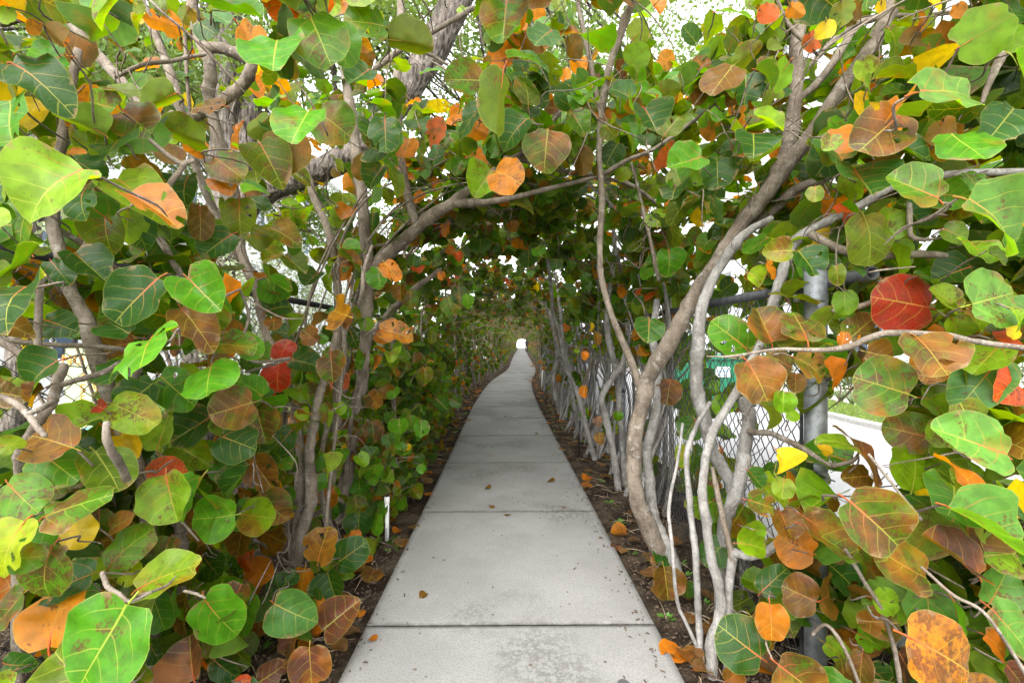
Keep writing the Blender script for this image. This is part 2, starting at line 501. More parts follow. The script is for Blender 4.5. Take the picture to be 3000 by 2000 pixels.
def blades(name, x0, x1, y0, y1, z, n, h, w, mat, seed, parent=None, lean=.5):
    r = np.random.default_rng(seed)
    x = r.uniform(x0, x1, n); y = r.uniform(y0, y1, n); a = r.uniform(0, 6.283, n); hh = h * r.uniform(.5, 1.2, n)
    dx, dy = np.cos(a) * w, np.sin(a) * w; lx, ly = r.normal(0, lean, n) * hh, r.normal(0, lean, n) * hh
    v = np.empty((n, 4, 3))
    v[:, 0] = np.stack([x - dx, y - dy, np.full(n, z)], -1); v[:, 1] = np.stack([x + dx, y + dy, np.full(n, z)], -1)
    v[:, 2] = np.stack([x + dx * .7 + lx * .45, y + dy * .7 + ly * .45, z + hh * .65], -1)
    v[:, 3] = np.stack([x + lx, y + ly, z + hh], -1)
    i = np.arange(n)[:, None] * 4
    f = np.concatenate([i + [[0, 1, 2]], i + [[0, 2, 3]]])
    o = link(name, mesh_np(name, v.reshape(-1, 3), f, mat), parent)
    return o
tag(blades('grass', 6.38, 7.95, 1, 22, .03, 26000, .05, .006, M_GRASS, 3), 'sunlit lawn grass on the strip beyond the drive', 'grass', kind='stuff')
tag(blades('grass', -8.0, -3.3, 1, 14, .004, 26000, .07, .007, M_GRASS, 4), 'bright lawn grass behind the black fence', 'grass', kind='stuff')

# arching border grass along the far side of the lawn strip: separate clumps
def border_clump(x, y, s, seed, idx):
    r = np.random.default_rng(seed)
    T = []; F = []; n0 = 0
    for k in range(70):
        a = r.uniform(0, 6.283); L = s * r.uniform(.6, 1.1); w = .009
        d = np.array([math.cos(a), math.sin(a), 0]); p = np.array([-d[1], d[0], 0])
        pts = [d * (.03 + L * .75 * t) + np.array([0, 0, L * (1.5 * t - 1.25 * t * t)]) for t in (0, .33, .66, 1.0)]
        for j, q in enumerate(pts):
            ww = w * (1 - j / 3.3)
            T += [q - p * ww, q + p * ww]
        for j in range(3):
            F.append([n0 + 2 * j, n0 + 2 * j + 1, n0 + 2 * j + 3, n0 + 2 * j + 2])
        n0 += 8
    return mesh_np('border_clump', T, F, M_LILY)
clump_meshes = [border_clump(0, 0, .55, 50 + i, i) for i in range(4)]
for i in range(24):
    y = 3.2 + i * .52
    o = link('border_grass_clump', clump_meshes[i % 4]); o.location = (8.15 + .12 * math.sin(i * 2.1), y, .02); o.rotation_euler = (0, 0, i * 1.3)
    tag(o, 'dark green arching border grass clump along the lawn strip beyond the drive', 'plant', 'border grass clumps along the lawn')

def leaf_blob(name, centers, radii, n, size, mat, seed, parent=None, squash=1.0):
    """small leaf-sized rhombs spread through uneven clumps"""
    r = np.random.default_rng(seed)
    centers = np.asarray(centers, float); radii = np.asarray(radii, float)
    pr = radii ** 2; pr = pr / pr.sum()
    k = r.choice(len(centers), n, p=pr)
    d = r.normal(size=(n, 3)); d /= np.linalg.norm(d, axis=1, keepdims=True)
    rad = radii[k] * (r.random(n) ** .45)
    c = centers[k] + d * rad[:, None] * np.array([1, 1, squash])
    t = r.normal(size=(n, 3)) + np.array([0, 0, -.2]); t /= np.linalg.norm(t, axis=1, keepdims=True)
    nn = r.normal(size=(n, 3)) * .7 + np.array([0, 0, .9]); s = np.cross(t, nn); s /= np.linalg.norm(s, axis=1, keepdims=True) + 1e-9
    sz = size * r.uniform(.6, 1.3, n)[:, None]
    v = np.stack([c - t * sz * .5, c + s * sz * .28, c + t * sz * .5, c - s * sz * .28], 1)
    i = np.arange(n)[:, None] * 4
    return link(name, mesh_np(name, v.reshape(-1, 3), i + [[0, 1, 2, 3]], mat), parent)

# clipped dark hedge at the foot of the white house, pale variegated hedge behind the black fence
hd = empty('clipped_hedge', (9.2, 10, 0)); tag(hd, 'dark clipped hedge at the foot of the white building beyond the drive', 'hedge')
cs = [(rng.uniform(-.35, .35), rng.uniform(-9, 16), rng.uniform(.2, 1.15)) for _ in range(120)]
leaf_blob('foliage', cs, [.35] * 120, 17000, .07, M_HEDGE, 11, hd)
tb = Tubes()
for k in range(30):
    y = -9 + k * .85; tb.add(np.array([[0, y, -.01], [.05, y + .05, .5], [-.04, y - .06, 1.0]]), [.02, .016, .008], 5)
link('stem', tb.mesh('stem', M_TWIG_DARK), hd)
vh = empty('variegated_hedge', (-3.3, 7, 0)); tag(vh, 'pale variegated hedge growing behind the black chain-link fence', 'hedge')
cs = [(rng.uniform(-.7, .5), rng.uniform(-4.5, 11), rng.uniform(1.0, 2.75)) for _ in range(150)]
leaf_blob('foliage', cs, rng.uniform(.25, .5, 150), 26000, .055, M_VARIEG, 12, vh)
tb = Tubes()
for k in range(44):
    y = -4.5 + k * .36; x = rng.uniform(-.4, .3)
    tb.add(np.array([[x, y, -.01], [x + rng.uniform(-.2, .2), y + .1, .8], [x + rng.uniform(-.3, .3), y - .1, 1.6], [x + rng.uniform(-.4, .4), y, 2.3]]), [.018, .015, .01, .005], 5)
link('stem', tb.mesh('stem', M_TWIG_DARK), vh)

def building(name, label, side, xf, y0, y1, floors, bays, fh, wins, seed):
    """white house whose facade faces the path; xf = facade plane"""
    root = tag(empty(name, (xf, y0, 0)), label, 'building')
    L = y1 - y0; bw = L / bays; H = floors * fh + .6; dep = 8 * side
    mb = MB()
    V = lambda y, z, x=0: (x, y, z)
    for b in range(bays):
        for k in range(floors):
            ya, yb = b * bw, (b + 1) * bw; za, zb = k * fh, (k + 1) * fh
            wa, wb = ya + bw * .5 - wins[0] / 2, ya + bw * .5 + wins[0] / 2; ha, hb = za + .95, za + .95 + wins[1]
            r = .22 * side
            v = [V(ya, za), V(yb, za), V(yb, zb), V(ya, zb), V(wa, ha), V(wb, ha), V(wb, hb), V(wa, hb), V(wa, ha, r), V(wb, ha, r), V(wb, hb, r), V(wa, hb, r)]
            mb.add(v, [(0, 1, 5, 4), (1, 2, 6, 5), (2, 3, 7, 6), (3, 0, 4, 7), (4, 5, 9, 8), (5, 6, 10, 9), (6, 7, 11, 10), (7, 4, 8, 11)])
            fm = MB(); x = r * .8
            t = .07
            for (p, q, s, u) in ((wa, wb, ha, ha + t), (wa, wb, hb - t, hb), (wa, wa + t, ha + t, hb - t), (wb - t, wb, ha + t, hb - t), ((wa + wb) / 2 - .03, (wa + wb) / 2 + .03, ha + t, hb - t)):
                fm.box(min(x, x + .05 * side), max(x, x + .05 * side), p, q, s, u)
            w = fm.build('window', M_TRIM, root)
            pm = MB(); pm.box(min(r * .97, r * .99), max(r * .97, r * .99), wa + .02, wb - .02, ha + .02, hb - .02)
            pm.build('pane', M_PANE, w)
            sm = MB(); sm.box(min(-.08 * side, r * .75), max(-.08 * side, r * .75), wa - .08, wb + .08, ha - .09, ha + .012)
            sm.build('sill', M_TRIM, w)
    mb.add([V(0, floors * fh), V(L, floors * fh), V(L, H), V(0, H)], [(0, 1, 2, 3)])
    mb.add([V(0, 0), V(0, H), V(0, H, dep), V(0, 0, dep)], [(0, 1, 2, 3)])
    mb.add([V(L, 0), V(L, H), V(L, H, dep), V(L, 0, dep)], [(0, 1, 2, 3)])
    mb.add([V(0, 0, dep), V(L, 0, dep), V(L, H, dep), V(0, H, dep)], [(0, 1, 2, 3)])
    mb.build('wall', M_WALL, root)
    rf = MB(); a, b = sorted((-.35 * side, dep + .3 * side)); rf.box(a, b, -.3, L + .3, H + .004, H + .3)
    rf.build('roof', M_TRIM, root)
building('apartment_building', 'tall white building with blue-grey windows beyond the drive', 1, 11.5, -2, 50, 5, 11, 2.9, (1.5, 1.35), 1)
building('white_house', 'white building with blue windows behind the lawn and black fence', -1, -12.5, 0, 44, 4, 9, 2.9, (1.7, 1.4), 2)

# green bin with a white label standing across the drive
gb = tag(empty('green_bin', (4.75, 10.6, 0)), 'emerald green bin with white label seen through the chain-link fence', 'bin')
m = MB(); m.add([(-.95, -.5, .12), (.95, -.5, .12), (.95, .5, .12), (-.95, .5, .12), (-1.05, -.6, 1.08), (1.05, -.6, 1.08), (1.05, .6, 1.08), (-1.05, .6, 1.08)],
               [(3, 2, 1, 0), (0, 1, 5, 4), (1, 2, 6, 5), (2, 3, 7, 6), (3, 0, 4, 7), (4, 5, 6, 7)])
for x in (-.7, -.25, .25, .7): m.add([(x - .03, -.53, .14), (x + .03, -.53, .14), (x + .03, -.62, 1.04), (x - .03, -.62, 1.04), (x - .03, -.49, .14), (x + .03, -.49, .14), (x + .03, -.58, 1.04), (x - .03, -.58, 1.04)], [(0, 1, 2, 3), (0, 3, 7, 4), (1, 5, 6, 2), (3, 2, 6, 7)])
m.build('body', M_GREENBOX, gb)
m = MB(); m.box(-1.1, 1.1, -.66, .66, 1.084, 1.16, .015); m.box(-1.06, 1.06, -.6, .6, 1.164, 1.19); m.build('lid', M_GREENBOX, gb)
for x in (-.8, .8):
    for y in (-.38, .38):
        m = MB(); m.tube([(x - .04, y, .062), (x + .04, y, .062)], .06, 12); m.build('wheel', M_PLASTIC, gb)
m = MB(); m.add([(-.16, -.606, .70), (.16, -.606, .70), (.16, -.628, .93), (-.16, -.628, .93), (-.16, -.57, .70), (.16, -.57, .70), (.16, -.59, .93), (-.16, -.59, .93)], [(0, 1, 2, 3), (0, 3, 7, 4), (1, 5, 6, 2), (3, 2, 6, 7), (4, 5, 1, 0)])
lb = m.build('label_plate', M_WHITE, gb)
for x in (-.07, .05):
    m = MB(); m.tube([(x - .035, -.632, .88), (x - .02, -.625, .80), (x, -.629, .84), (x + .02, -.625, .80), (x + .035, -.632, .88)], .009, 4); m.build('print', M_BLUE, lb)
m = MB(); m.box(-.11, .11, -.628, -.60, .735, .75); m.build('print', M_BLUE, lb)

# cream cabinet with orange lettering, teal cabinet under it, behind the black fence
cab = tag(empty('cream_cabinet', (-5.0, 5.2, 0)), 'cream cabinet with columns of orange lettering behind the black chain-link fence', 'cabinet')
m = MB(); m.box(-.24, .20, 0, .28, .0, 1.43, .02); m.build('body', M_CREAM, cab)
m = MB(); m.box(-.27, .23, -.02, .31, 1.432, 1.46, .006); m.build('lid', M_CREAM, cab)
def text(parent, body, size, loc, mat, name='lettering'):
    cu = bpy.data.curves.new(name, 'FONT'); cu.body = body; cu.size = size; cu.extrude = .002; cu.align_x = 'CENTER'; cu.resolution_u = 2
    tmp = bpy.data.objects.new('tmp', cu); C.objects.link(tmp)
    dg = bpy.context.evaluated_depsgraph_get()
    me = bpy.data.meshes.new_from_object(tmp.evaluated_get(dg)); bpy.data.objects.remove(tmp)
    me.materials.clear(); me.materials.append(mat)
    o = link(name, me, parent); o.location = loc; o.rotation_euler = (math.radians(90), 0, 0)
    return o
text(cab, 'NOTE', .17, (-.05, -.004, 1.23), M_ORANGE)
for cx0, s in ((-.03, '4 5 5 7 2'), (.12, '8 5 7 1 5')):
    for k, ch in enumerate(s.split()):
        text(cab, ch, .15, (cx0, -.004, 1.03 - k * .13), M_ORANGE)
tc = tag(empty('teal_cabinet', (-4.35, 4.75, 0)), 'low teal utility box on the mulch behind the black fence', 'utility box')
m = MB(); m.box(-.2, .2, 0, .3, 0, .52, .015); m.build('body', M_TEAL, tc)
m = MB(); m.box(-.23, .23, -.03, .33, .524, .58, .012); m.build('lid', M_TEAL, tc)

# ------------------------------------------------------------------ fences
def chain_mesh(name, x, y0, y1, z0, z1, mat, parent, cell=.085, r=.0029, n=4):
    """interlinked zigzag wires, one mesh"""
    nw = int((y1 - y0) / (cell / 2)); nz = int((z1 - z0) / (cell / 2))
    T = Tubes()
    for w in range(nw):
        yb = y0 + w * cell / 2
        pts = []
        for k in range(nz + 1):
            out = (k + w) % 2
            y = yb + (cell * .5 + .003 if out else -.003)
            z = z0 + k * cell / 2
            pts.append((x + (.0045 if out else -.0045), y, z))
        pts = np.array(pts); pts[:, 1] = np.clip(pts[:, 1], y0, y1)
        T.add(pts, r, n)
    return link(name, T.mesh(name, mat), parent)
def fence(root, x, y0, y1, posts, zr, zm, mat_post, mat_rail, mat_wire, rail_y0, post_r, first_r, xpost):
    chain_mesh('chain_link_mesh', x, y0, min(y1, 13.0), .06, zm, mat_wire, root)
    chain_mesh('chain_link_mesh', x, 13.04, y1, .06, zm, mat_wire, root, .085, .0032, 3)
    # top rail, an open pipe whose end sticks out past the post
    n = 16; ro, ri = .026, .021; v = []; f = []
    for (yy, rr) in ((rail_y0 + .22, ri), (rail_y0, ri), (rail_y0, ro), (y1, ro)):
        for k in range(n):
            a = k * 2 * math.pi / n; v.append((x + .05 + rr * math.cos(a), yy, zr + rr * math.sin(a)))
    for s in range(3):
        for k in range(n): f.append((s * n + k, s * n + (k + 1) % n, (s + 1) * n + (k + 1) % n, (s + 1) * n + k))
    MB().add(v, f).build('top_rail', mat_rail, root, True)
    for i, py in enumerate(posts):
        rr = first_r if i == 0 else post_r
        p = MB(); p.tube([(xpost, py, -.05), (xpost, py, .6), (xpost, py, 1.3), (xpost, py, zr + .05)], rr, 20); o = p.build('post', mat_post, root, True)
        c = MB(); c.tube([(xpost, py, zr + .0505), (xpost, py, zr + .07), (xpost, py, zr + .095), (xpost, py, zr + .11)], [rr * 1.07, rr * 1.07, rr * .8, rr * .3], 20); c.build('cap', mat_post, o, True)
        for zb in ((.35, .95, 1.32, zr - .09) if i == 0 else (.9, zr - .09)):
            b = MB(); b.tube([(xpost, py, zb), (xpost, py, zb + .008), (xpost, py, zb + .032), (xpost, py, zb + .04)], [rr * 1.01, rr * 1.07, rr * 1.07, rr * 1.01], 20)
            if i == 0: b.box(xpost - rr - .035, xpost - rr + .005, py + .01, py + .03, zb + .004, zb + .036)
            b.build('band', mat_rail if i else mat_post, o, True)
    # flat tension bar woven through the end of the mesh
    tbx = MB(); tbx.box(x - .003, x + .003, y0 + .004, y0 + .022, .08, zm); tbx.build('tension_bar', mat_rail, root)
fr = tag(empty('chain_link_fence'), 'chain-link fence with galvanised posts between the path and the drive', 'fence')
fence(fr, 1.30, 1.98, 20.0, [1.90, 5.2, 8.35, 11.5, 14.6, 17.7], 1.755, 1.72, M_GALV, M_GALVD, M_WIRE, 1.66, .030, .043, 1.30)
fl = tag(empty('black_chain_link_fence'), 'black chain-link fence behind the hedge in front of the cream cabinet', 'fence')
fence(fl, -1.82, .4, 20.0, [.34, 3.45, 6.5, 9.55, 12.6, 15.65, 18.7], 1.83, 1.80, M_BLACK, M_BLACK, M_WIRE, .1, .028, .032, -1.82)

# ------------------------------------------------------------------ leaf shapes
def leaf_shape(seed, nseg, rings, ragged=0.0, curl=None):
    r = np.random.default_rng(seed)
    t = np.arange(nseg) * 2 * math.pi / nseg
    wv = 1 + .022 * np.sin(3 * t + r.uniform(0, 6)) + .02 * np.sin(4 * t + r.uniform(0, 6)) + .012 * np.sin(7 * t + r.uniform(0, 6))
    ax = r.uniform(.46, .62)
    x = ax * np.sin(t) * wv
    y = .46 - .54 * np.cos(t) * (1 + .5 * (wv - 1))
    near = np.exp(-(np.minimum(t, 2 * math.pi - t) / .33) ** 2)
    y = y + near * .125                                  # cordate base
    if ragged > 0:
        for _ in range(r.integers(1, 4)):
            t0 = r.uniform(.7, 5.5); wd = r.uniform(.10, .32); dep = ragged * r.uniform(.5, 1.0)
            b = dep * np.exp(-((t - t0) / wd) ** 2) * (1 + r.normal(0, .25, nseg))
            x = x * (1 - b); y = .44 + (y - .44) * (1 - b)
    V = [(0, .44)]; E = [0.0]
    for k in range(1, rings + 1):
        q = k / rings; q = q if rings < 3 else q ** .85
        for i in range(nseg):
            V.append((x[i] * q, .44 + (y[i] - .44) * q)); E.append(q)
    V = np.array(V); E = np.array(E)
    F = []
    for i in range(nseg): F.append((0, 1 + i, 1 + (i + 1) % nseg))
    for k in range(rings - 1):
        a, b = 1 + k * nseg, 1 + (k + 1) * nseg
        for i in range(nseg):
            j = (i + 1) % nseg
            F.append((a + i, b + i, b + j)); F.append((a + i, b + j, a + j))
    X, Y = V[:, 0], V[:, 1]
    ang = np.arctan2(X, -(Y - .44))
    kind = seed % 4
    cup = r.uniform(-.35, .55); arch = r.uniform(-.05, .42) if kind != 1 else r.uniform(.45, .75); fold = r.uniform(-.05, .30) if kind != 2 else r.uniform(.35, .65)
    z = cup * X ** 2 + fold * np.abs(X) - arch * np.clip(Y - .25, 0, 2) ** 2
    z += (E ** 3) * (.034 * np.sin(5 * ang + r.uniform(0, 6)) + .022 * np.sin(8 * ang + r.uniform(0, 6)))
    z += r.uniform(-.25, .25) * X * Y
    if curl:
        z += curl * (np.clip(X * r.choice([-1, 1]) + .1, 0, 2)) ** 2 * 2.2 - curl * .7 * np.clip(Y - .3, 0, 2) ** 2
    co = np.stack([X, Y, z], -1)
    # petiole: a short stalk behind the blade
    if nseg >= 16:
        pv, pf = tube_np(np.array([[0, .30, z[0] * .6 - .012], [0, .10, -.012], [0, .0, -.02], [0, -.10, -.07]]), [.007, .013, .016, .018], 4)
        n0 = len(co); co = np.vstack([co, pv])
        uvp = np.stack([np.zeros(len(pv)), np.full(len(pv), .02)], -1)
        V = np.vstack([V, uvp]); E = np.concatenate([E, np.full(len(pv), .3)])
        for q in pf: F.append((n0 + q[0], n0 + q[1], n0 + q[2])); F.append((n0 + q[0], n0 + q[2], n0 + q[3]))
    return co, np.array(F), V, E

N_HI = 30
HI = []
for i in range(N_HI):
    rag = .04 if i < 10 else (.14 if i < 17 else (.30 if i < 24 else 0))
    curl = None if i < 24 else .55
    co, F, V, E = leaf_shape(100 + i, 30, 3, rag, curl)
    if 19 <= i < 24:                                   # holes eaten through the blade
        hole = np.random.default_rng(i).integers(30, 150, 3)
        F = np.delete(F, np.unique(np.concatenate([hole, hole + 1])), axis=0)
    HI.append(mesh_np('leaf', co, F, M_LEAF, smooth=True, uv=V, edge=E))
MID = [leaf_shape(300 + i, 12, 2, 0 if i < 9 else .2, None if i < 11 else .8) for i in range(14)]
FAR = [leaf_shape(500 + i, 8, 1) for i in range(10)]

COL = {  # base reflectance and how blotched
    'g': ((.013, .060, .006), .12), 'G': ((.044, .155, .004), .28), 'l': ((.130, .220, .006), .42), 'Y': ((.36, .42, .004), .02),
    'y': ((.56, .36, .008), .15), 'o': ((.44, .125, .006), .35), 'O': ((.40, .140, .006), .60), 'n': ((.135, .060, .007), .60),
    'r': ((.42, .050, .010), .40), 'R': ((.36, .014, .008), .22), 'd': ((.065, .024, .020), .80), 'v': ((.070, .112, .003), .42),
    't': ((.17, .085, .036), .55), 'L': ((.100, .205, .003), .20), 'P': ((.075, .185, .024), .38), 'p': ((.045, .130, .026), .25), 'b': ((.048, .105, .006), .84), 'm': ((.052, .140, .005), .58)}
def colour(code, r):
    c, b = COL[code]
    k = r.uniform(.8, 1.25); h = r.uniform(-.12, .12)
    return (c[0] * k * (1 + h), c[1] * k, c[2] * k * (1 - h), min(1.0, max(0.0, b + r.uniform(-.12, .12))))
MIXN = np.array(list('gGlYyoOnrRdvLPpbm'))
MIXP = np.array([.27, .26, .085, .008, .008, .030, .012, .034, .012, .002, .02, .11, .04, .02, .035, .045, .055]); MIXP = MIXP / MIXP.sum()

def joined_leaves(name, shapes, leaves, mat, off=(0, 0, 0), seed=0, parent=None):
    """leaves: list of (pos, x, y, z axes (scaled), rgba); one mesh"""
    r = np.random.default_rng(seed)
    k = r.integers(0, len(shapes), len(leaves))
    vv, ff, uu, ee, cc = [], [], [], [], []; n0 = 0
    pos = np.array([l[0] for l in leaves]); ax = np.array([l[1] for l in leaves]); ay = np.array([l[2] for l in leaves]); az = np.array([l[3] for l in leaves]); cl = np.array([l[4] for l in leaves])
    for s, (co, F, V, E) in enumerate(shapes):
        i = np.where(k == s)[0]
        if not len(i): continue
        w = pos[i][:, None, :] + co[None, :, 0:1] * ax[i][:, None, :] + co[None, :, 1:2] * ay[i][:, None, :] + co[None, :, 2:3] * az[i][:, None, :]
        m = len(co)
        vv.append(w.reshape(-1, 3)); ff.append((F[None] + (np.arange(len(i)) * m)[:, None, None]).reshape(-1, 3) + n0)
        uu.append(np.tile(V, (len(i), 1))); ee.append(np.tile(E, len(i))); cc.append(np.repeat(cl[i], m, axis=0)); n0 += m * len(i)
    me = mesh_np(name, np.concatenate(vv) - np.asarray(off), np.concatenate(ff), mat, True, np.concatenate(uu), np.concatenate(cc), np.concatenate(ee))
    return me

def unit(v): 
    v = np.asarray(v, float); return v / (np.linalg.norm(v) + 1e-9)

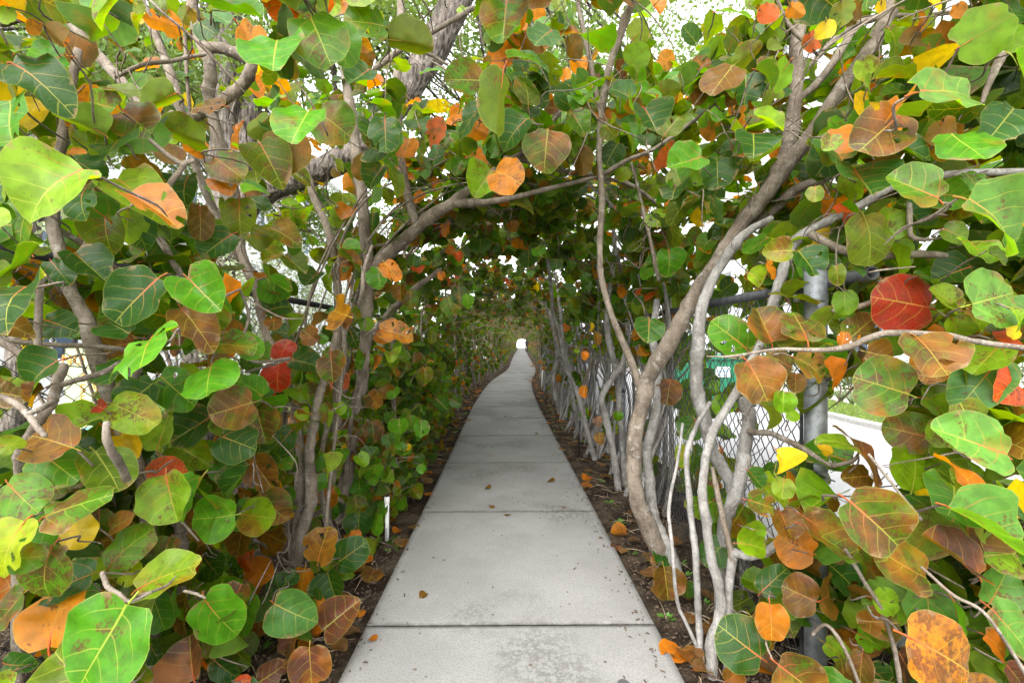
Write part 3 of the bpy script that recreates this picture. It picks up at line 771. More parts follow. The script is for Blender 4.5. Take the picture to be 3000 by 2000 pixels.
# ------------------------------------------------------------------ traced leaves of the near bushes
# base x,y  tip x,y  width  colour  in the pixels of an enlarged piece of the photograph (offset, scale)
TRACE = [
 (0, 0, 2.24, """440 365 130 500 330 G;60 400 440 640 280 g;770 720 500 620 270 m;800 720 1020 900 260 b;700 890 450 750 190 l;90 670 190 1000 440 G;195 1325 150 1660 340 m;
570 1110 420 1390 540 l;10 1060 250 1150 210 G;780 920 870 1115 390 g;760 1170 1075 1390 260 l;850 1280 1215 1480 180 o;840 1330 960 1600 200 g;840 1300 850 1600 100 l;1240 1150 1240 1340 250 g;
1400 1030 1600 1170 210 b;1345 1010 1235 950 100 o;1580 800 1560 1015 140 o;1820 258 1880 570 450 G;1560 150 1700 370 250 o;2030 100 2180 430 340 m;1390 60 1740 150 180 G;1370 80 1520 170 120 p;
1300 150 1440 250 160 g;1240 40 1180 150 110 v;1180 180 1000 130 130 o;1250 190 1150 290 80 p;1160 240 1180 325 70 o;1470 690 1230 680 180 n;1050 830 1350 930 200 v;1765 780 1600 860 190 v;
2030 720 1990 1000 380 G;2085 735 2300 900 300 m;1800 830 1950 1105 350 n;1700 930 1850 1190 260 v;1570 1295 1590 1545 250 v;1530 1530 1400 1700 280 g;1400 1160 1560 1260 160 o;1310 1340 1330 1590 110 n;
690 1400 720 1650 240 v;965 110 870 175 80 v;1050 0 1060 95 100 v;910 0 900 90 100 v;290 160 390 270 140 n;240 130 195 225 50 o;450 290 400 260 80 o;50 40 30 150 130 l;95 340 275 280 80 p;40 440 60 680 180 v;
1970 540 1880 640 120 v;1930 1140 2030 1215 100 v;1600 1270 1715 1210 100 p;1640 1300 1780 1380 100 g;815 340 900 295 50 p;480 900 640 980 140 v;440 1000 550 990 80 o;460 1040 690 1160 140 g;690 580 910 620 120 v;1160 610 920 690 90 v;
20 1200 10 1340 130 l;100 1220 80 1350 150 g;-30 1370 20 1500 120 l;560 1230 620 1420 300 g"""),
 (1000, 0, 2.24, """-10 135 50 420 180 G;290 175 80 220 310 m;300 260 600 270 130 v;360 190 590 240 90 p;190 455 80 600 230 g;110 330 215 400 100 n;1090 -30 1060 305 370 m;1390 195 1270 350 270 p;
1190 200 1290 380 150 n;1250 110 1340 80 80 o;1020 275 1080 410 190 o;1080 370 1360 400 90 p;930 530 690 560 280 m;675 455 505 450 90 p;1060 450 1040 870 170 v;1000 440 1160 520 80 G;1230 690 1220 450 190 v;
955 685 760 860 190 g;800 790 950 890 140 o;1220 780 1060 950 210 g;1430 720 1320 640 180 n;1510 735 1600 900 190 m;1480 730 1410 820 110 G;1355 850 1330 1100 310 b;1620 880 1625 1010 95 m;1815 940 1730 1090 155 g;
1985 700 2040 900 260 g;1910 650 1760 540 190 p;1560 960 1590 1150 130 n;285 770 300 1010 250 g;515 845 470 700 190 g;410 1040 440 880 190 o;600 770 620 945 150 r;530 900 520 1020 80 v;650 950 600 1090 120 g;
280 1090 180 1230 175 g;200 1030 80 1160 160 n;320 1095 380 1300 80 v;290 1235 320 1320 80 v;210 1400 205 1520 138 g;940 1100 840 990 150 o;990 1120 880 1290 240 l;1000 1120 1150 1220 270 O;990 1310 1100 1350 90 o;
540 1260 490 1340 85 o;1110 1330 1260 1370 110 v;690 1455 690 1560 75 o;1100 1460 1150 1520 90 n;2200 950 2060 1110 110 r;2370 1030 2130 1120 230 G;1420 0 1430 90 110 v;1490 230 1550 390 100 n;1510 380 1610 470 90 o;
1460 450 1480 540 70 o;2100 460 2150 340 140 o;2040 0 2080 90 140 o;1900 270 2000 160 140 v;1870 430 2000 320 150 L;2110 900 2220 740 160 v;2060 600 2220 590 110 v;1220 1170 1350 1180 60 p;1190 1130 1255 1140 50 o;
710 700 565 690 60 y;690 800 760 820 70 o;10 700 130 700 70 g;60 745 140 840 120 g;2040 900 2110 980 90 g;1840 830 1920 990 120 G;760 90 860 60 80 l;960 700 1180 700 60 p"""),
 (2000, 0, 2.24, """330 430 170 650 220 n;410 490 400 715 240 g;480 450 620 590 130 g;460 760 660 850 140 l;460 880 400 1085 320 g;225 1040 220 1255 220 g;230 1220 190 1325 120 g;300 330 340 190 140 v;170 390 240 265 160 L;
470 170 500 245 100 g;600 240 640 330 110 v;330 430 500 310 150 v;700 400 600 580 160 L;220 70 450 110 90 p;500 60 620 110 110 r;830 210 890 330 110 r;1040 0 1070 165 110 v;1180 0 1200 80 140 n;1350 180 1420 350 190 L;
1800 320 2080 150 350 L;1530 600 2040 540 390 P;1440 740 1140 1000 410 b;1490 600 1290 640 140 m;1055 1060 950 830 280 g;1110 1100 1090 1345 400 g;1440 1100 1170 1200 200 n;1750 880 1790 1115 370 G;2170 710 1950 960 340 g;
1690 1310 1450 1100 390 m;1850 1295 2230 1600 480 P;2160 350 2260 640 170 P;2110 0 2180 180 180 g;1190 1400 1240 1730 340 v;1240 480 1230 625 90 L;1260 510 1500 530 100 v;1000 1390 1150 1350 90 r;1060 1480 1165 1420 100 r;
1180 380 1240 520 130 l;1550 60 1560 200 110 o;1550 170 1550 330 120 n;940 130 960 250 110 y;1620 0 1680 80 100 y;190 1290 220 1455 130 p;180 790 190 920 140 o;870 1220 860 1330 95 v;1700 780 1760 900 200 n;1440 1340 1500 1470 200 g;
1850 1130 1870 1260 180 m;700 30 800 100 100 o;1450 -10 1500 70 120 r;1300 0 1350 60 100 y;1800 20 1850 100 110 o;2140 190 2230 320 120 L;980 880 950 1000 120 l;60 1000 -10 1100 150 G;1700 1500 1800 1580 180 v"""),
 (2000, 650, 2.24, """720 190 560 180 170 m;750 190 810 360 260 g;1640 565 1290 480 390 R;1830 570 1660 430 220 l;1850 580 1970 720 120 l;1880 545 2240 450 370 P;1760 620 1800 775 170 l;435 845 220 640 320 G;590 800 540 560 300 b;
825 785 830 570 340 b;1090 770 1300 600 220 b;1530 740 1550 985 400 b;420 905 520 1165 340 b;300 870 170 800 100 G;720 960 580 860 160 b;735 885 940 1010 200 b;740 990 720 1115 150 n;930 900 1020 1080 180 o;1060 720 1040 810 90 o;
1230 965 1080 1130 320 O;1500 1135 1250 1020 390 m;1650 1420 1440 1360 330 b;2140 1535 1720 1350 420 P;1560 1150 1770 1200 190 L;2080 900 1800 1190 240 p;2180 1015 2020 1110 280 r;2100 790 1870 1000 110 l;2050 760 2240 770 110 r;2120 710 2240 700 120 y;
1780 800 1530 1030 130 O;220 1000 80 1060 120 g;210 1035 210 1120 70 P;1010 280 1010 415 70 v;1150 290 1140 390 70 v;1340 140 1440 345 160 L;1540 350 1720 350 90 g;1880 120 1850 290 290 L;250 460 360 380 150 g;290 470 170 580 140 g;
360 350 450 550 110 v;430 330 520 410 110 l;560 250 590 380 90 o;1060 450 1060 610 110 L;130 1320 150 1440 85 P;960 1530 920 1440 95 y;1160 1500 945 1375 60 v;1150 1470 1035 1320 60 n;1280 1750 1220 1410 150 d;90 1290 0 1420 150 g;
660 1110 650 1250 120 L;700 1240 730 1300 90 L;500 1180 620 1330 150 v;350 1190 350 1250 60 n;2150 560 2240 700 120 l;2000 180 2100 290 120 v;1100 250 1180 360 110 g;400 1300 480 1380 90 v;1200 850 1360 900 200 n"""),
 (1900, 1300, 2.138, """1235 340 1480 590 430 b;960 440 1150 600 180 m;1040 690 850 620 260 o;960 500 1240 700 190 b;1390 200 1200 210 155 n;1650 310 1770 30 350 L;1750 850 1410 630 250 b;1740 860 1740 1155 220 P;2080 830 1770 580 210 d;
1870 380 2250 650 220 P;2100 700 2400 690 240 l;2130 1010 2300 800 260 P;2130 1010 2352 1300 300 P;1920 970 1770 680 130 l;1920 980 1930 1310 155 G;1610 1195 2040 1420 430 O;1560 1120 1330 1120 190 b;1075 985 1290 960 300 n;
1060 990 900 940 240 n;1120 740 1320 940 190 g;1310 670 1400 820 150 b;1420 710 1530 890 160 n;760 990 760 1215 230 o;640 1070 760 1270 190 n;640 960 450 1050 120 v;720 1350 490 1200 330 g;800 1370 1060 1560 340 b;
1200 1340 1220 1500 180 b;1340 1300 1310 1490 80 n;1380 1390 1500 1500 150 g;1560 1290 1660 1500 190 d;2100 1190 2260 1320 160 o;2230 1370 2330 1500 170 d;600 375 470 540 250 m;420 350 260 370 230 m;610 345 790 400 160 b;
820 410 830 550 220 n;690 210 870 360 130 l;620 160 700 270 110 g;800 120 760 260 110 g;800 30 840 180 90 y;850 210 830 340 100 l;520 210 610 270 80 n;380 250 460 280 70 o;150 60 170 175 80 o;95 760 110 955 210 n;
240 850 240 955 95 g;40 640 150 740 110 g;10 730 100 740 70 n;30 60 30 110 55 g;30 115 30 195 60 g;550 620 740 640 100 L;660 540 740 540 70 L;610 745 640 805 75 g;700 930 880 780 120 g;490 600 340 750 130 g;220 0 220 150 80 l;280 0 290 165 100 g;
1100 1240 1250 1340 160 l;1300 1180 1450 1260 160 L;1400 960 1560 1010 150 l;1980 1480 2100 1560 200 O;480 1490 620 1420 150 n;1850 1500 2050 1560 200 v"""),
 (0, 650, 2.24, """190 250 210 440 420 g;190 420 240 610 480 g;480 200 730 410 150 g;1050 355 800 660 420 g;1215 350 1470 590 280 G;1180 550 1400 800 210 n;870 745 640 620 210 g;1000 740 1130 930 510 G;815 890 850 1030 330 g;
1040 1000 1290 1200 270 G;1385 930 1470 1115 360 G;1020 1050 850 1230 300 g;1670 1180 1470 1250 310 b;1675 1200 1760 1440 230 b;1350 800 1690 810 150 m;1440 720 1600 720 170 b;1520 610 1630 750 150 g;1830 915 1870 765 165 R;1830 925 1840 1095 215 R;
1800 1080 1810 1150 60 R;1910 905 2120 940 150 g;2090 790 1970 700 150 b;2170 840 2190 1050 200 b;2150 1080 2240 1090 80 r;2170 1100 2200 1210 120 v;715 1185 1020 1300 210 l;690 1230 590 1190 85 R;670 1280 380 1400 220 l;1030 1510 1060 1270 250 l;
780 1390 930 1540 160 y;1160 1455 1380 1590 210 l;250 1500 540 1690 220 G;1430 1500 1590 1560 110 r;1400 1270 1170 1430 270 g;1440 1400 1700 1490 240 g;1920 1360 1810 1510 180 g;2140 1405 2130 1520 110 b;400 900 150 1080 280 g;290 640 530 720 210 g;
0 640 160 720 160 n;10 1120 200 1150 200 b;-20 1470 90 1460 140 l;480 1480 100 1370 250 n;500 1460 660 1550 150 g;2090 330 2040 430 170 g;1860 210 1710 260 130 v;1865 220 2010 350 110 v;1300 220 1370 300 110 v;1590 310 1350 330 60 v;2230 50 2130 100 110 g;
2290 620 2120 560 290 O;2160 680 2230 800 120 g;330 250 480 420 150 g;-20 250 20 420 80 l;2130 740 2110 800 80 G;1640 880 1600 970 100 g;1500 880 1430 920 150 n;300 1080 200 1200 130 n"""),
 (0, 1300, 2.24, """40 250 280 440 250 m;290 320 520 240 130 b;275 475 680 330 210 m;170 490 150 755 400 Y;395 575 620 560 205 y;695 825 890 560 250 m;355 650 320 965 380 m;1085 190 1200 490 340 l;1330 200 1250 490 230 G;1550 465 1310 470 300 G;
1570 460 1820 480 190 l;1450 60 1560 280 190 G;1640 130 1520 360 190 g;1650 90 1800 290 200 n;1700 320 1870 490 220 b;1600 500 1580 720 220 n;1710 570 1900 630 230 n;1650 690 1620 825 170 r;1620 800 1800 860 130 o;1640 1010 1700 870 160 o;
2080 780 2130 550 220 n;2200 790 2380 660 220 g;2150 830 2220 990 220 g;2000 810 1990 1000 190 o;2160 270 2140 420 150 o;2170 400 2180 495 110 G;1785 1040 1890 850 170 p;1790 1040 2060 1160 240 p;1330 1000 1560 1240 360 G;1235 965 1430 870 130 l;
880 960 1240 770 210 l;900 900 800 800 170 Y;1310 740 1230 860 115 R;1320 720 1460 860 200 g;690 960 490 1170 290 G;850 1030 640 1500 590 G;310 1350 270 1000 440 O;640 1600 250 1400 350 v;1270 1560 1150 1340 330 d;1350 1340 1330 1480 110 r;
1000 980 1100 1220 190 G;1220 980 1220 1290 220 n;1650 1110 1760 1230 180 b;1500 1320 1660 1430 200 v;1960 1180 1900 1370 150 d;2030 1320 2060 1560 260 d;2120 1220 2320 1050 240 d;1700 1560 1850 1480 190 d;1400 1410 1550 1520 130 g;165 965 20 1170 190 b;
20 1440 200 1450 170 g;630 840 300 980 220 g;650 430 670 640 100 b;960 600 950 730 120 o;720 560 860 470 130 b;20 760 240 740 180 m;1120 605 1110 745 180 b;1500 820 1560 890 100 g;740 840 720 990 100 n;1170 830 1160 1120 110 G;1540 1568 1640 1550 80 r;
100 1480 60 1600 150 l;820 1480 980 1560 150 v;980 1300 1080 1400 170 g;560 1210 420 1320 120 n;1060 380 980 480 120 g"""),
 (1000, 650, 2.24, """240 290 270 445 190 G;280 260 380 390 130 o;245 710 460 740 140 O;220 740 310 790 90 o;20 870 50 1000 140 b;10 990 20 1100 90 r;915 110 915 205 150 g;1230 180 1230 310 115 g;1280 165 1310 230 90 G;1410 240 1410 315 80 g;1170 285 1180 340 70 g;
770 425 780 540 130 g;700 490 740 600 140 m;820 470 840 560 80 G;390 410 390 515 110 b;450 445 460 565 100 b;660 325 660 385 65 o;80 340 80 455 80 o;2020 630 1990 785 230 g;2160 1030 2130 1200 145 d;1680 1275 1680 1340 75 d;1695 1380 1695 1460 80 n;
2240 1330 2165 1380 180 g;1815 1240 1815 1305 65 G;1600 1075 1600 1155 55 o;1670 725 1680 810 70 n;1635 660 1640 715 40 y;1590 850 1600 905 55 o;1540 825 1550 860 35 l;1830 425 1840 500 70 o;380 1290 390 1385 110 G;450 1270 470 1365 80 G;520 1300 530 1410 95 G;
20 1330 110 1360 110 n;80 1225 130 1290 80 v;200 1300 220 1440 110 b;250 1345 260 1410 80 r;300 1390 330 1480 100 p;435 1455 440 1500 50 y;540 955 560 1060 80 v;585 715 595 800 50 v;180 1120 260 1210 150 b;2160 20 2180 200 140 v;620 1160 700 1230 90 g;
50 700 110 820 110 g;720 1160 790 1200 80 g;470 480 500 560 80 g;560 190 590 260 70 g;690 170 740 200 70 o;750 200 780 260 60 r;1450 420 1530 490 90 g;1580 340 1620 400 80 g;1590 400 1620 460 80 g;1930 490 1970 540 70 g;2120 500 2200 560 130 v;1500 250 1520 310 60 g"""),
 (950, 1350, 2.138, """220 100 240 190 140 G;190 215 210 370 110 m;220 320 230 440 170 g;330 325 330 460 80 G;160 0 170 105 100 G;250 180 270 260 80 m;600 20 620 70 70 G;570 60 590 110 60 g;190 430 200 510 60 o"""),
]
hero = []          # (centre, base, x axis, y axis, z axis, rgba, size)
hr = np.random.default_rng(21)
for ox, oy, sc, txt in TRACE:
    for item in txt.replace('\n', '').split(';'):
        if not item.strip(): continue
        a = item.split(); bx, by, tx, ty, w = [float(q) for q in a[:5]]; code = a[5]
        bx, by, tx, ty, w = ox + bx / sc, oy + by / sc, ox + tx / sc, oy + ty / sc, w / sc
        ln = math.hypot(tx - bx, ty - by); S = max(ln, w * .92)
        d = min(max(FPX * hr.uniform(.165, .20) / S, .80), 4.6)
        if S < 60: d = min(d, 3.4 + hr.uniform(0, .8))
        mx = (bx + tx) / 2 - 1500                       # hung on the path side of the fences
        lim = (1.52 if mx < 0 else 1.62) * FPX / max(abs(mx), 1)
        if abs(mx) > 500: d = max(min(d, lim * hr.uniform(.88, 1.0)), .82)
        if 700 < mx < 1100: d = min(d, hr.uniform(1.5, 1.78))
        low = max(by, ty)
        if low > 1250: d = max(min(d, (EYE - .07) * FPX / (low - 1000)), .8)       # above the soil
        k = d / FPX
        B = P(bx, by, d)
        l3 = np.array([tx - bx, 0, -(ty - by)]) / max(ln, 1e-6)
        under = (code in 'vLyonlr') and (by + ty) / 2 < 520 and hr.random() < .75
        p3 = np.array([l3[2], 0, -l3[0]])
        sg = -1.0 if under else 1.0
        dl = math.sqrt(max(S * S - ln * ln, (.22 * S) ** 2)); dw = math.sqrt(max((1.08 * S) ** 2 - w * w, (.18 * S) ** 2))
        yv = (l3 * ln + np.array([0, dl * sg * (1 if l3[2] >= 0 else -1) * .75, 0])) * k / 1.0
        xv = (p3 * w / 1.1 + np.array([0, dw * sg * (1 if p3[2] >= 0 else -1) * .55, 0])) * k
        if under: xv = -xv
        zv = unit(np.cross(xv, yv)) * S * k
        c = B + yv * .5
        # a step nearer or farther so that leaves do not sit in one sheet
        q = colour(code, hr); gain = {'g': 1.12, 'b': 1.1, 'm': 1.25, 'G': 1.25, 'l': 1.2, 'L': 1.2, 'P': 1.2, 'v': 1.1, 'Y': .9}.get(code, 1.0)
        hero.append((c, B, xv, yv, zv, (q[0] * gain, q[1] * gain, q[2] * gain, q[3]), S * k))

# ------------------------------------------------------------------ bushes: stems, twigs, leaves
def shell(t, H=2.42, w=1.14):
    """cross-section of the tunnel: (offset from path centre, height), t 0 at the ground, 1 at the top"""
    t = max(t, 0.0)
    if t < .45: return np.array([w + .10 * math.sin(t / .45 * math.pi), t / .45 * 1.5]), np.array([1.0, 0.0])
    a = (t - .45) / .55 * math.pi / 2
    ca, sa = math.cos(a), math.sin(min(a, math.pi - a))
    p = np.array([w * math.copysign(abs(ca) ** .85, ca), 1.5 + (H - 1.5) * max(sa, 0) ** .9])
    return p, unit([ca * .9, sa])

def grow(r, side, y0, n_stems, n_clusters, tlow, thick, H, lf, size=(.09, .155), stem_r=(.012, .034), spread=.55, perc=(5, 9), wlow=1.0, umin=0.95):
    """stems, twigs and leaves in path coordinates: u = distance from the path centre towards this side"""
    stems = []; pool = []
    for s in range(n_stems):
        yb = y0 + r.uniform(-spread, spread); o = r.uniform(.02, .34); tend = r.uniform(.62, 1.08)
        slope = r.normal(0, .55); ph = r.uniform(0, 6.28); amp = r.uniform(.03, .10); ub = r.normal(.0, .10)
        pts = []; 
        for k in range(10):
            t = tend * k / 9
            q, nn = shell(t, H)
            off = o * min(1, .4 + k / 5) + .06 * math.sin(ph + k * 1.1)
            u = q[0] + nn[0] * off + ub * (1 - t) ; z = q[1] + nn[1] * off
            pts.append((u, yb + slope * t + amp * math.sin(ph * 1.7 + k * .9), z if k else -.02))
        r0 = r.uniform(*stem_r)
        rad = r0 * np.linspace(1.0, .30, 10)
        stems.append((np.array(pts), rad)); pool += [(np.array(p), rr) for p, rr in zip(pts[2:], rad[2:])]
        # a side limb or two
        for b in range(r.integers(1, 3)):
            k0 = r.integers(3, 7); p0 = np.array(pts[k0]); L = r.uniform(.5, 1.1)
            dr = unit([r.normal(-.1, .45), r.normal(0, .9), r.uniform(.2, 1.0)])
            q = [p0 + dr * L * x + np.array([0, 0, .12 * math.sin(x * 3)]) * L for x in (0, .33, .66, 1.0)]
            q = np.array(q); inside = (q[:, 0] < umin) & (q[:, 2] < 1.7); q[inside, 0] = umin + .08
            rb = rad[k0] * .62
            stems.append((q, rb * np.linspace(1, .35, 4))); pool += [(p, rb * .6) for p in q[1:]]
    PP = np.array([p for p, _ in pool])
    twigs = []; leaves = []
    for c in range(n_clusters):
        while True:
            t = r.uniform(tlow, 1.14)
            if t < .42 and r.random() > wlow: continue
            break
        q, nn = shell(t, H)
        off = min(r.exponential(thick * (1.0 if t > .5 else .7)), thick * 3.2) - .06
        cpt = np.array([q[0] + nn[0] * off, y0 + r.uniform(-.62, .62), max(q[1] + nn[1] * off, .10)])
        dd = np.linalg.norm(PP - cpt, axis=1); j = np.argsort(dd)[min(r.integers(0, 4), len(dd) - 1)]
        p0 = PP[j]
        if np.linalg.norm(p0 - cpt) > .5: p0 = cpt + unit(p0 - cpt) * r.uniform(.2, .4)
        mid = (p0 + cpt) / 2 + r.normal(0, .08, 3)
        tw = np.array([p0, p0 * .55 + mid * .45 + r.normal(0, .02, 3), mid, mid * .45 + cpt * .55 + r.normal(0, .02, 3), cpt])
        twigs.append((tw, np.linspace(min(.007, pool[j][1] * .6), .0024, 5) * np.array([.6, 1, 1, 1, 1])))
        ax = unit(cpt - mid)
        n = r.integers(*perc)
        for i in range(n):
            b = cpt - ax * (.22 * i / n) * r.uniform(.7, 1.2)
            az = i * 2.4 + r.uniform(-.4, .4)
            e1 = unit(np.cross(ax, [.3, .2, .9])); e2 = np.cross(ax, e1)
            rd = e1 * math.cos(az) + e2 * math.sin(az)
            tip = unit(ax * .5 + rd * .9 + np.array([0, 0, -.35]))
            N = np.array([-.35 * nn[0], -.38, .60]) + r.normal(0, .42, 3)
            N = unit(N - (N @ tip) * tip); X = np.cross(tip, N)
            S = r.uniform(*size) * (1 if i else .8)
            ctr = b + tip * S * .5
            # keep the walkway clear
            uu, zz = abs(ctr[0]), ctr[2]
            if uu < umin and zz < 1.62: continue
            if (uu / 1.05) ** 2.4 + (max(zz - 1.2, 0) / (H - 1.30)) ** 2.4 < .96 and zz > 1.2: continue
            if zz < .05: continue
            leaves.append((b, X * S * r.uniform(.9, 1.12), tip * S, N * S, colour(r.choice(MIXN, p=lf), r), S))
    return stems, twigs, leaves

def to_world(side, v, y_path=True):
    v = np.array(v, float); out = v.copy()
    out[..., 0] = xc(v[..., 1]) + side * v[..., 0] if y_path else side * v[..., 0]
    return out

def mirror(side, v):
    v = np.array(v, float); v[..., 0] *= side; return v

MIX_R = MIXP.copy()
# ---- near bushes
GAPS = [(1185, -20, 1400, 300, 4.8), (760, 420, 1020, 590, 4.8), (620, 0, 700, 260, 4.8), (180, 1010, 300, 1210, 4.5), (2425, 1190, 2660, 1580, 6), (2060, 1050, 2110, 1130, 9), (2150, 1190, 2345, 1600, 6),
        (0, 1010, 330, 1260, 2.6), (60, 420, 200, 480, 9), (2560, 110, 2680, 200, 9), (2700, 640, 2900, 720, 6), (300, 560, 420, 720, 3), (2410, 1080, 2560, 1230, 6)]
HX = np.array([1500 + h[0][0] / h[0][1] * FPX for h in hero]); HY = np.array([1000 - (h[0][2] - EYE) / h[0][1] * FPX for h in hero])
HD = np.array([h[0][1] for h in hero]); HR = np.array([h[6] * .5 * FPX / h[0][1] for h in hero])
LIMB = []                        # px, py, half width, distance of the traced limbs
def hides(c, S):
    """would a filler leaf at c grow in front of a traced leaf or limb?"""
    if c[1] < .3: return True
    px = 1500 + c[0] / c[1] * FPX; py = 1000 - (c[2] - EYE) / c[1] * FPX; rad = S * .5 * FPX / c[1]
    if np.any(((px - HX) ** 2 + (py - HY) ** 2 < (HR * .85 + rad * .6) ** 2) & (c[1] < HD + .04)): return True
    A = LIMB_ARR
    return bool(np.any(((px - A[:, 0]) ** 2 + (py - A[:, 1]) ** 2 < (A[:, 2] + rad * .75) ** 2) & (c[1] < A[:, 3])))
def twig_hides(p):
    for q in np.asarray(p):
        if q[1] < .3: return True
        px = 1500 + q[0] / q[1] * FPX; py = 1000 - (q[2] - EYE) / q[1] * FPX
        if np.any(((px - HX) ** 2 + (py - HY) ** 2 < (HR * .8) ** 2) & (q[1] < HD)): return True
    return False
def in_gap(c):
    if c[1] < .3: return False
    px = 1500 + c[0] / c[1] * FPX; py = 1000 - (c[2] - EYE) / c[1] * FPX
    return any(a < px < b_ and y_ < py < z_ and c[1] < dm for a, y_, b_, z_, dm in GAPS)
class Bush:
    def __init__(s, name, label, side, base, bark):
        s.root = tag(empty(name, base), label, 'bush', 'sea grape bushes forming the tunnel')
        s.base = np.array(base, float); s.side = side; s.bark = bark
        s.stems = []; s.twigs = []; s.leaves = []; s.hero = []
bushes = []
def bush(label, side, x, y, bark=M_BARK, name='sea_grape_bush'):
    b = Bush(name, label, side, (x, y, 0), bark); bushes.append(b); return b

bL0 = bush('sea grape bush with large bright green and yellow leaves in front of the black fence', -1, -1.45, 1.35)
bL1 = bush('sea grape bush with pale double trunk and bright red leaf pair beside the path', -1, -1.38, 2.8)
bL2 = bush('sea grape bush with thick leaning limb reaching over the path above small olive leaves', -1, -1.30, 3.9)
bL3 = bush('leafy sea grape bush behind the white sprinkler pipe, brown-blotched low leaves', -1, -1.35, 5.1)
bL4 = bush('sea grape bush third along the hedge past the white sprinkler pipe', -1, -1.35, 6.3)
bL5 = bush('sea grape bush fourth along the hedge past the white sprinkler pipe', -1, -1.40, 7.5)
bR0 = bush('sea grape bush with pale slender stems and huge red leaf beside the galvanised post', 1, 1.02, 2.0, M_BARK_LIT)
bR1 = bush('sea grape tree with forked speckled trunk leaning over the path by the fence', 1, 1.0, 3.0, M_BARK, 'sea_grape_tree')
bR2 = bush('sea grape bush with bare pale stems just behind the forked trunk', 1, 1.08, 4.2, M_BARK_LIT)
bR3 = bush('sea grape bush with bare pale stems beside the black sprinkler riser', 1, 1.05, 5.4, M_BARK_LIT)
bR4 = bush('sea grape bush second behind the forked trunk tree, thin grey stems', 1, 1.02, 6.6, M_BARK_LIT)
bR5 = bush('sea grape bush third behind the forked trunk tree, thin grey stems', 1, 1.0, 7.8, M_BARK_LIT)

def limb(b, pts, sub=4):
    """pts: (px, py, distance, width px) along a traced limb"""
    p = np.array([P(x, y, d) for x, y, d, w in pts]); r = np.array([w * .5 * d / FPX for x, y, d, w in pts])
    r = r * (.80 if b.bark is M_BARK_LIT else .90)
    q, rr = smooth_line(p, r, 8)
    kr = np.random.default_rng(int(pts[0][0] * 7 + pts[0][1]) % 100000)
    wv = np.convolve(kr.normal(0, 1, len(rr) + 8), np.ones(5) / 5, mode='same')[4:-4]
    rr = rr * (1 + .10 * wv) * np.where(kr.random(len(rr)) < .10, 1.16, 1.0)
    q = q + np.stack([np.convolve(kr.normal(0, 1, len(rr) + 8), np.ones(7) / 7, mode='same')[4:-4] for _ in range(3)], -1) * rr[:, None] * .35
    dd_ = unit(q[-1] - q[-2]) * rr[-1]
    q = np.vstack([q, q[-1] + dd_ * .6, q[-1] + dd_ * .8]); rr = np.append(rr, [rr[-1] * .75, rr[-1] * .05])
    if q[0][2] > .1:
        dd_ = unit(q[0] - q[1]) * rr[0]; q = np.vstack([q[0] + dd_ * .8, q[0] + dd_ * .6, q]); rr = np.concatenate([[rr[0] * .05, rr[0] * .75], rr])
    b.stems.append((q, rr, 12 if rr.max() > .015 else 8))
    for q_, r_ in zip(q[::4], rr[::4]): LIMB.append((1500 + q_[0] / q_[1] * FPX, 1000 - (q_[2] - EYE) / q_[1] * FPX, r_ * FPX / q_[1], q_[1]))

def gpt(x, d, w, dx=0): return (x, 1000 + EYE * FPX / d + 6, d, w)
# forked tree
limb(bR1, [gpt(1965, 2.95, 66), (1925, 1600, 2.92, 58), (1868, 1450, 2.9, 54), (1858, 1330, 2.9, 50), (1865, 1230, 2.9, 50), (1892, 1140, 2.9, 54), (1925, 1060, 2.85, 50), (2000, 930, 2.8, 50), (2080, 800, 2.75, 48), (2160, 680, 2.7, 50), (2220, 590, 2.65, 54), (2290, 505, 2.6, 58), (2370, 400, 2.55, 46), (2470, 250, 2.5, 46), (2560, 120, 2.45, 46), (2640, -30, 2.4, 44), (2740, -250, 2.4, 38)])
limb(bR1, [(1890, 1170, 2.9, 28), (1862, 1090, 2.93, 24), (1820, 990, 3, 22), (1785, 900, 3, 21), (1760, 800, 3, 20), (1757, 700, 3, 20), (1765, 560, 3, 19), (1756, 450, 3, 18), (1768, 300, 3, 21), (1790, 180, 2.95, 24), (1830, 70, 2.9, 23), (1880, -80, 2.9, 22)])
limb(bR1, [(1762, 350, 3, 16), (1740, 230, 3.02, 17), (1715, 120, 3.05, 16), (1700, 30, 3.05, 15), (1690, -100, 3.1, 12)])
limb(bR1, [(2275, 520, 2.6, 40), (2300, 440, 2.6, 42), (2318, 360, 2.6, 42), (2335, 250, 2.6, 43), (2336, 120, 2.6, 41), (2335, 0, 2.6, 39), (2340, -150, 2.6, 34)])
limb(bR1, [(2275, 0, 2.5, 12), (2310, 70, 2.5, 13), (2365, 130, 2.5, 12), (2395, 160, 2.6, 10)])
limb(bR1, [(2150, 700, 2.75, 30), (2230, 640, 2.75, 30), (2330, 560, 2.7, 32), (2420, 522, 2.65, 28), (2500, 480, 2.6, 22)])
limb(bR1, [(2365, 200, 2.7, 14), (2440, 120, 2.7, 20), (2510, 70, 2.65, 22), (2600, 50, 2.6, 13), (2700, 45, 2.6, 12), (2830, 30, 2.5, 9)])
limb(bR1, [(2340, 290, 2.9, 20), (2420, 215, 2.95, 26), (2480, 130, 2.95, 26), (2530, 60, 2.95, 22)])
limb(bR1, [(1750, 525, 3.2, 16), (1840, 470, 3.1, 14), (1915, 437, 3.0, 12), (2010, 370, 3.0, 10), (2100, 300, 3.0, 8)])
limb(bR1, [(1930, 820, 3.0, 12), (1905, 700, 3.1, 12), (1880, 600, 3.2, 10), (1850, 480, 3.2, 9)])
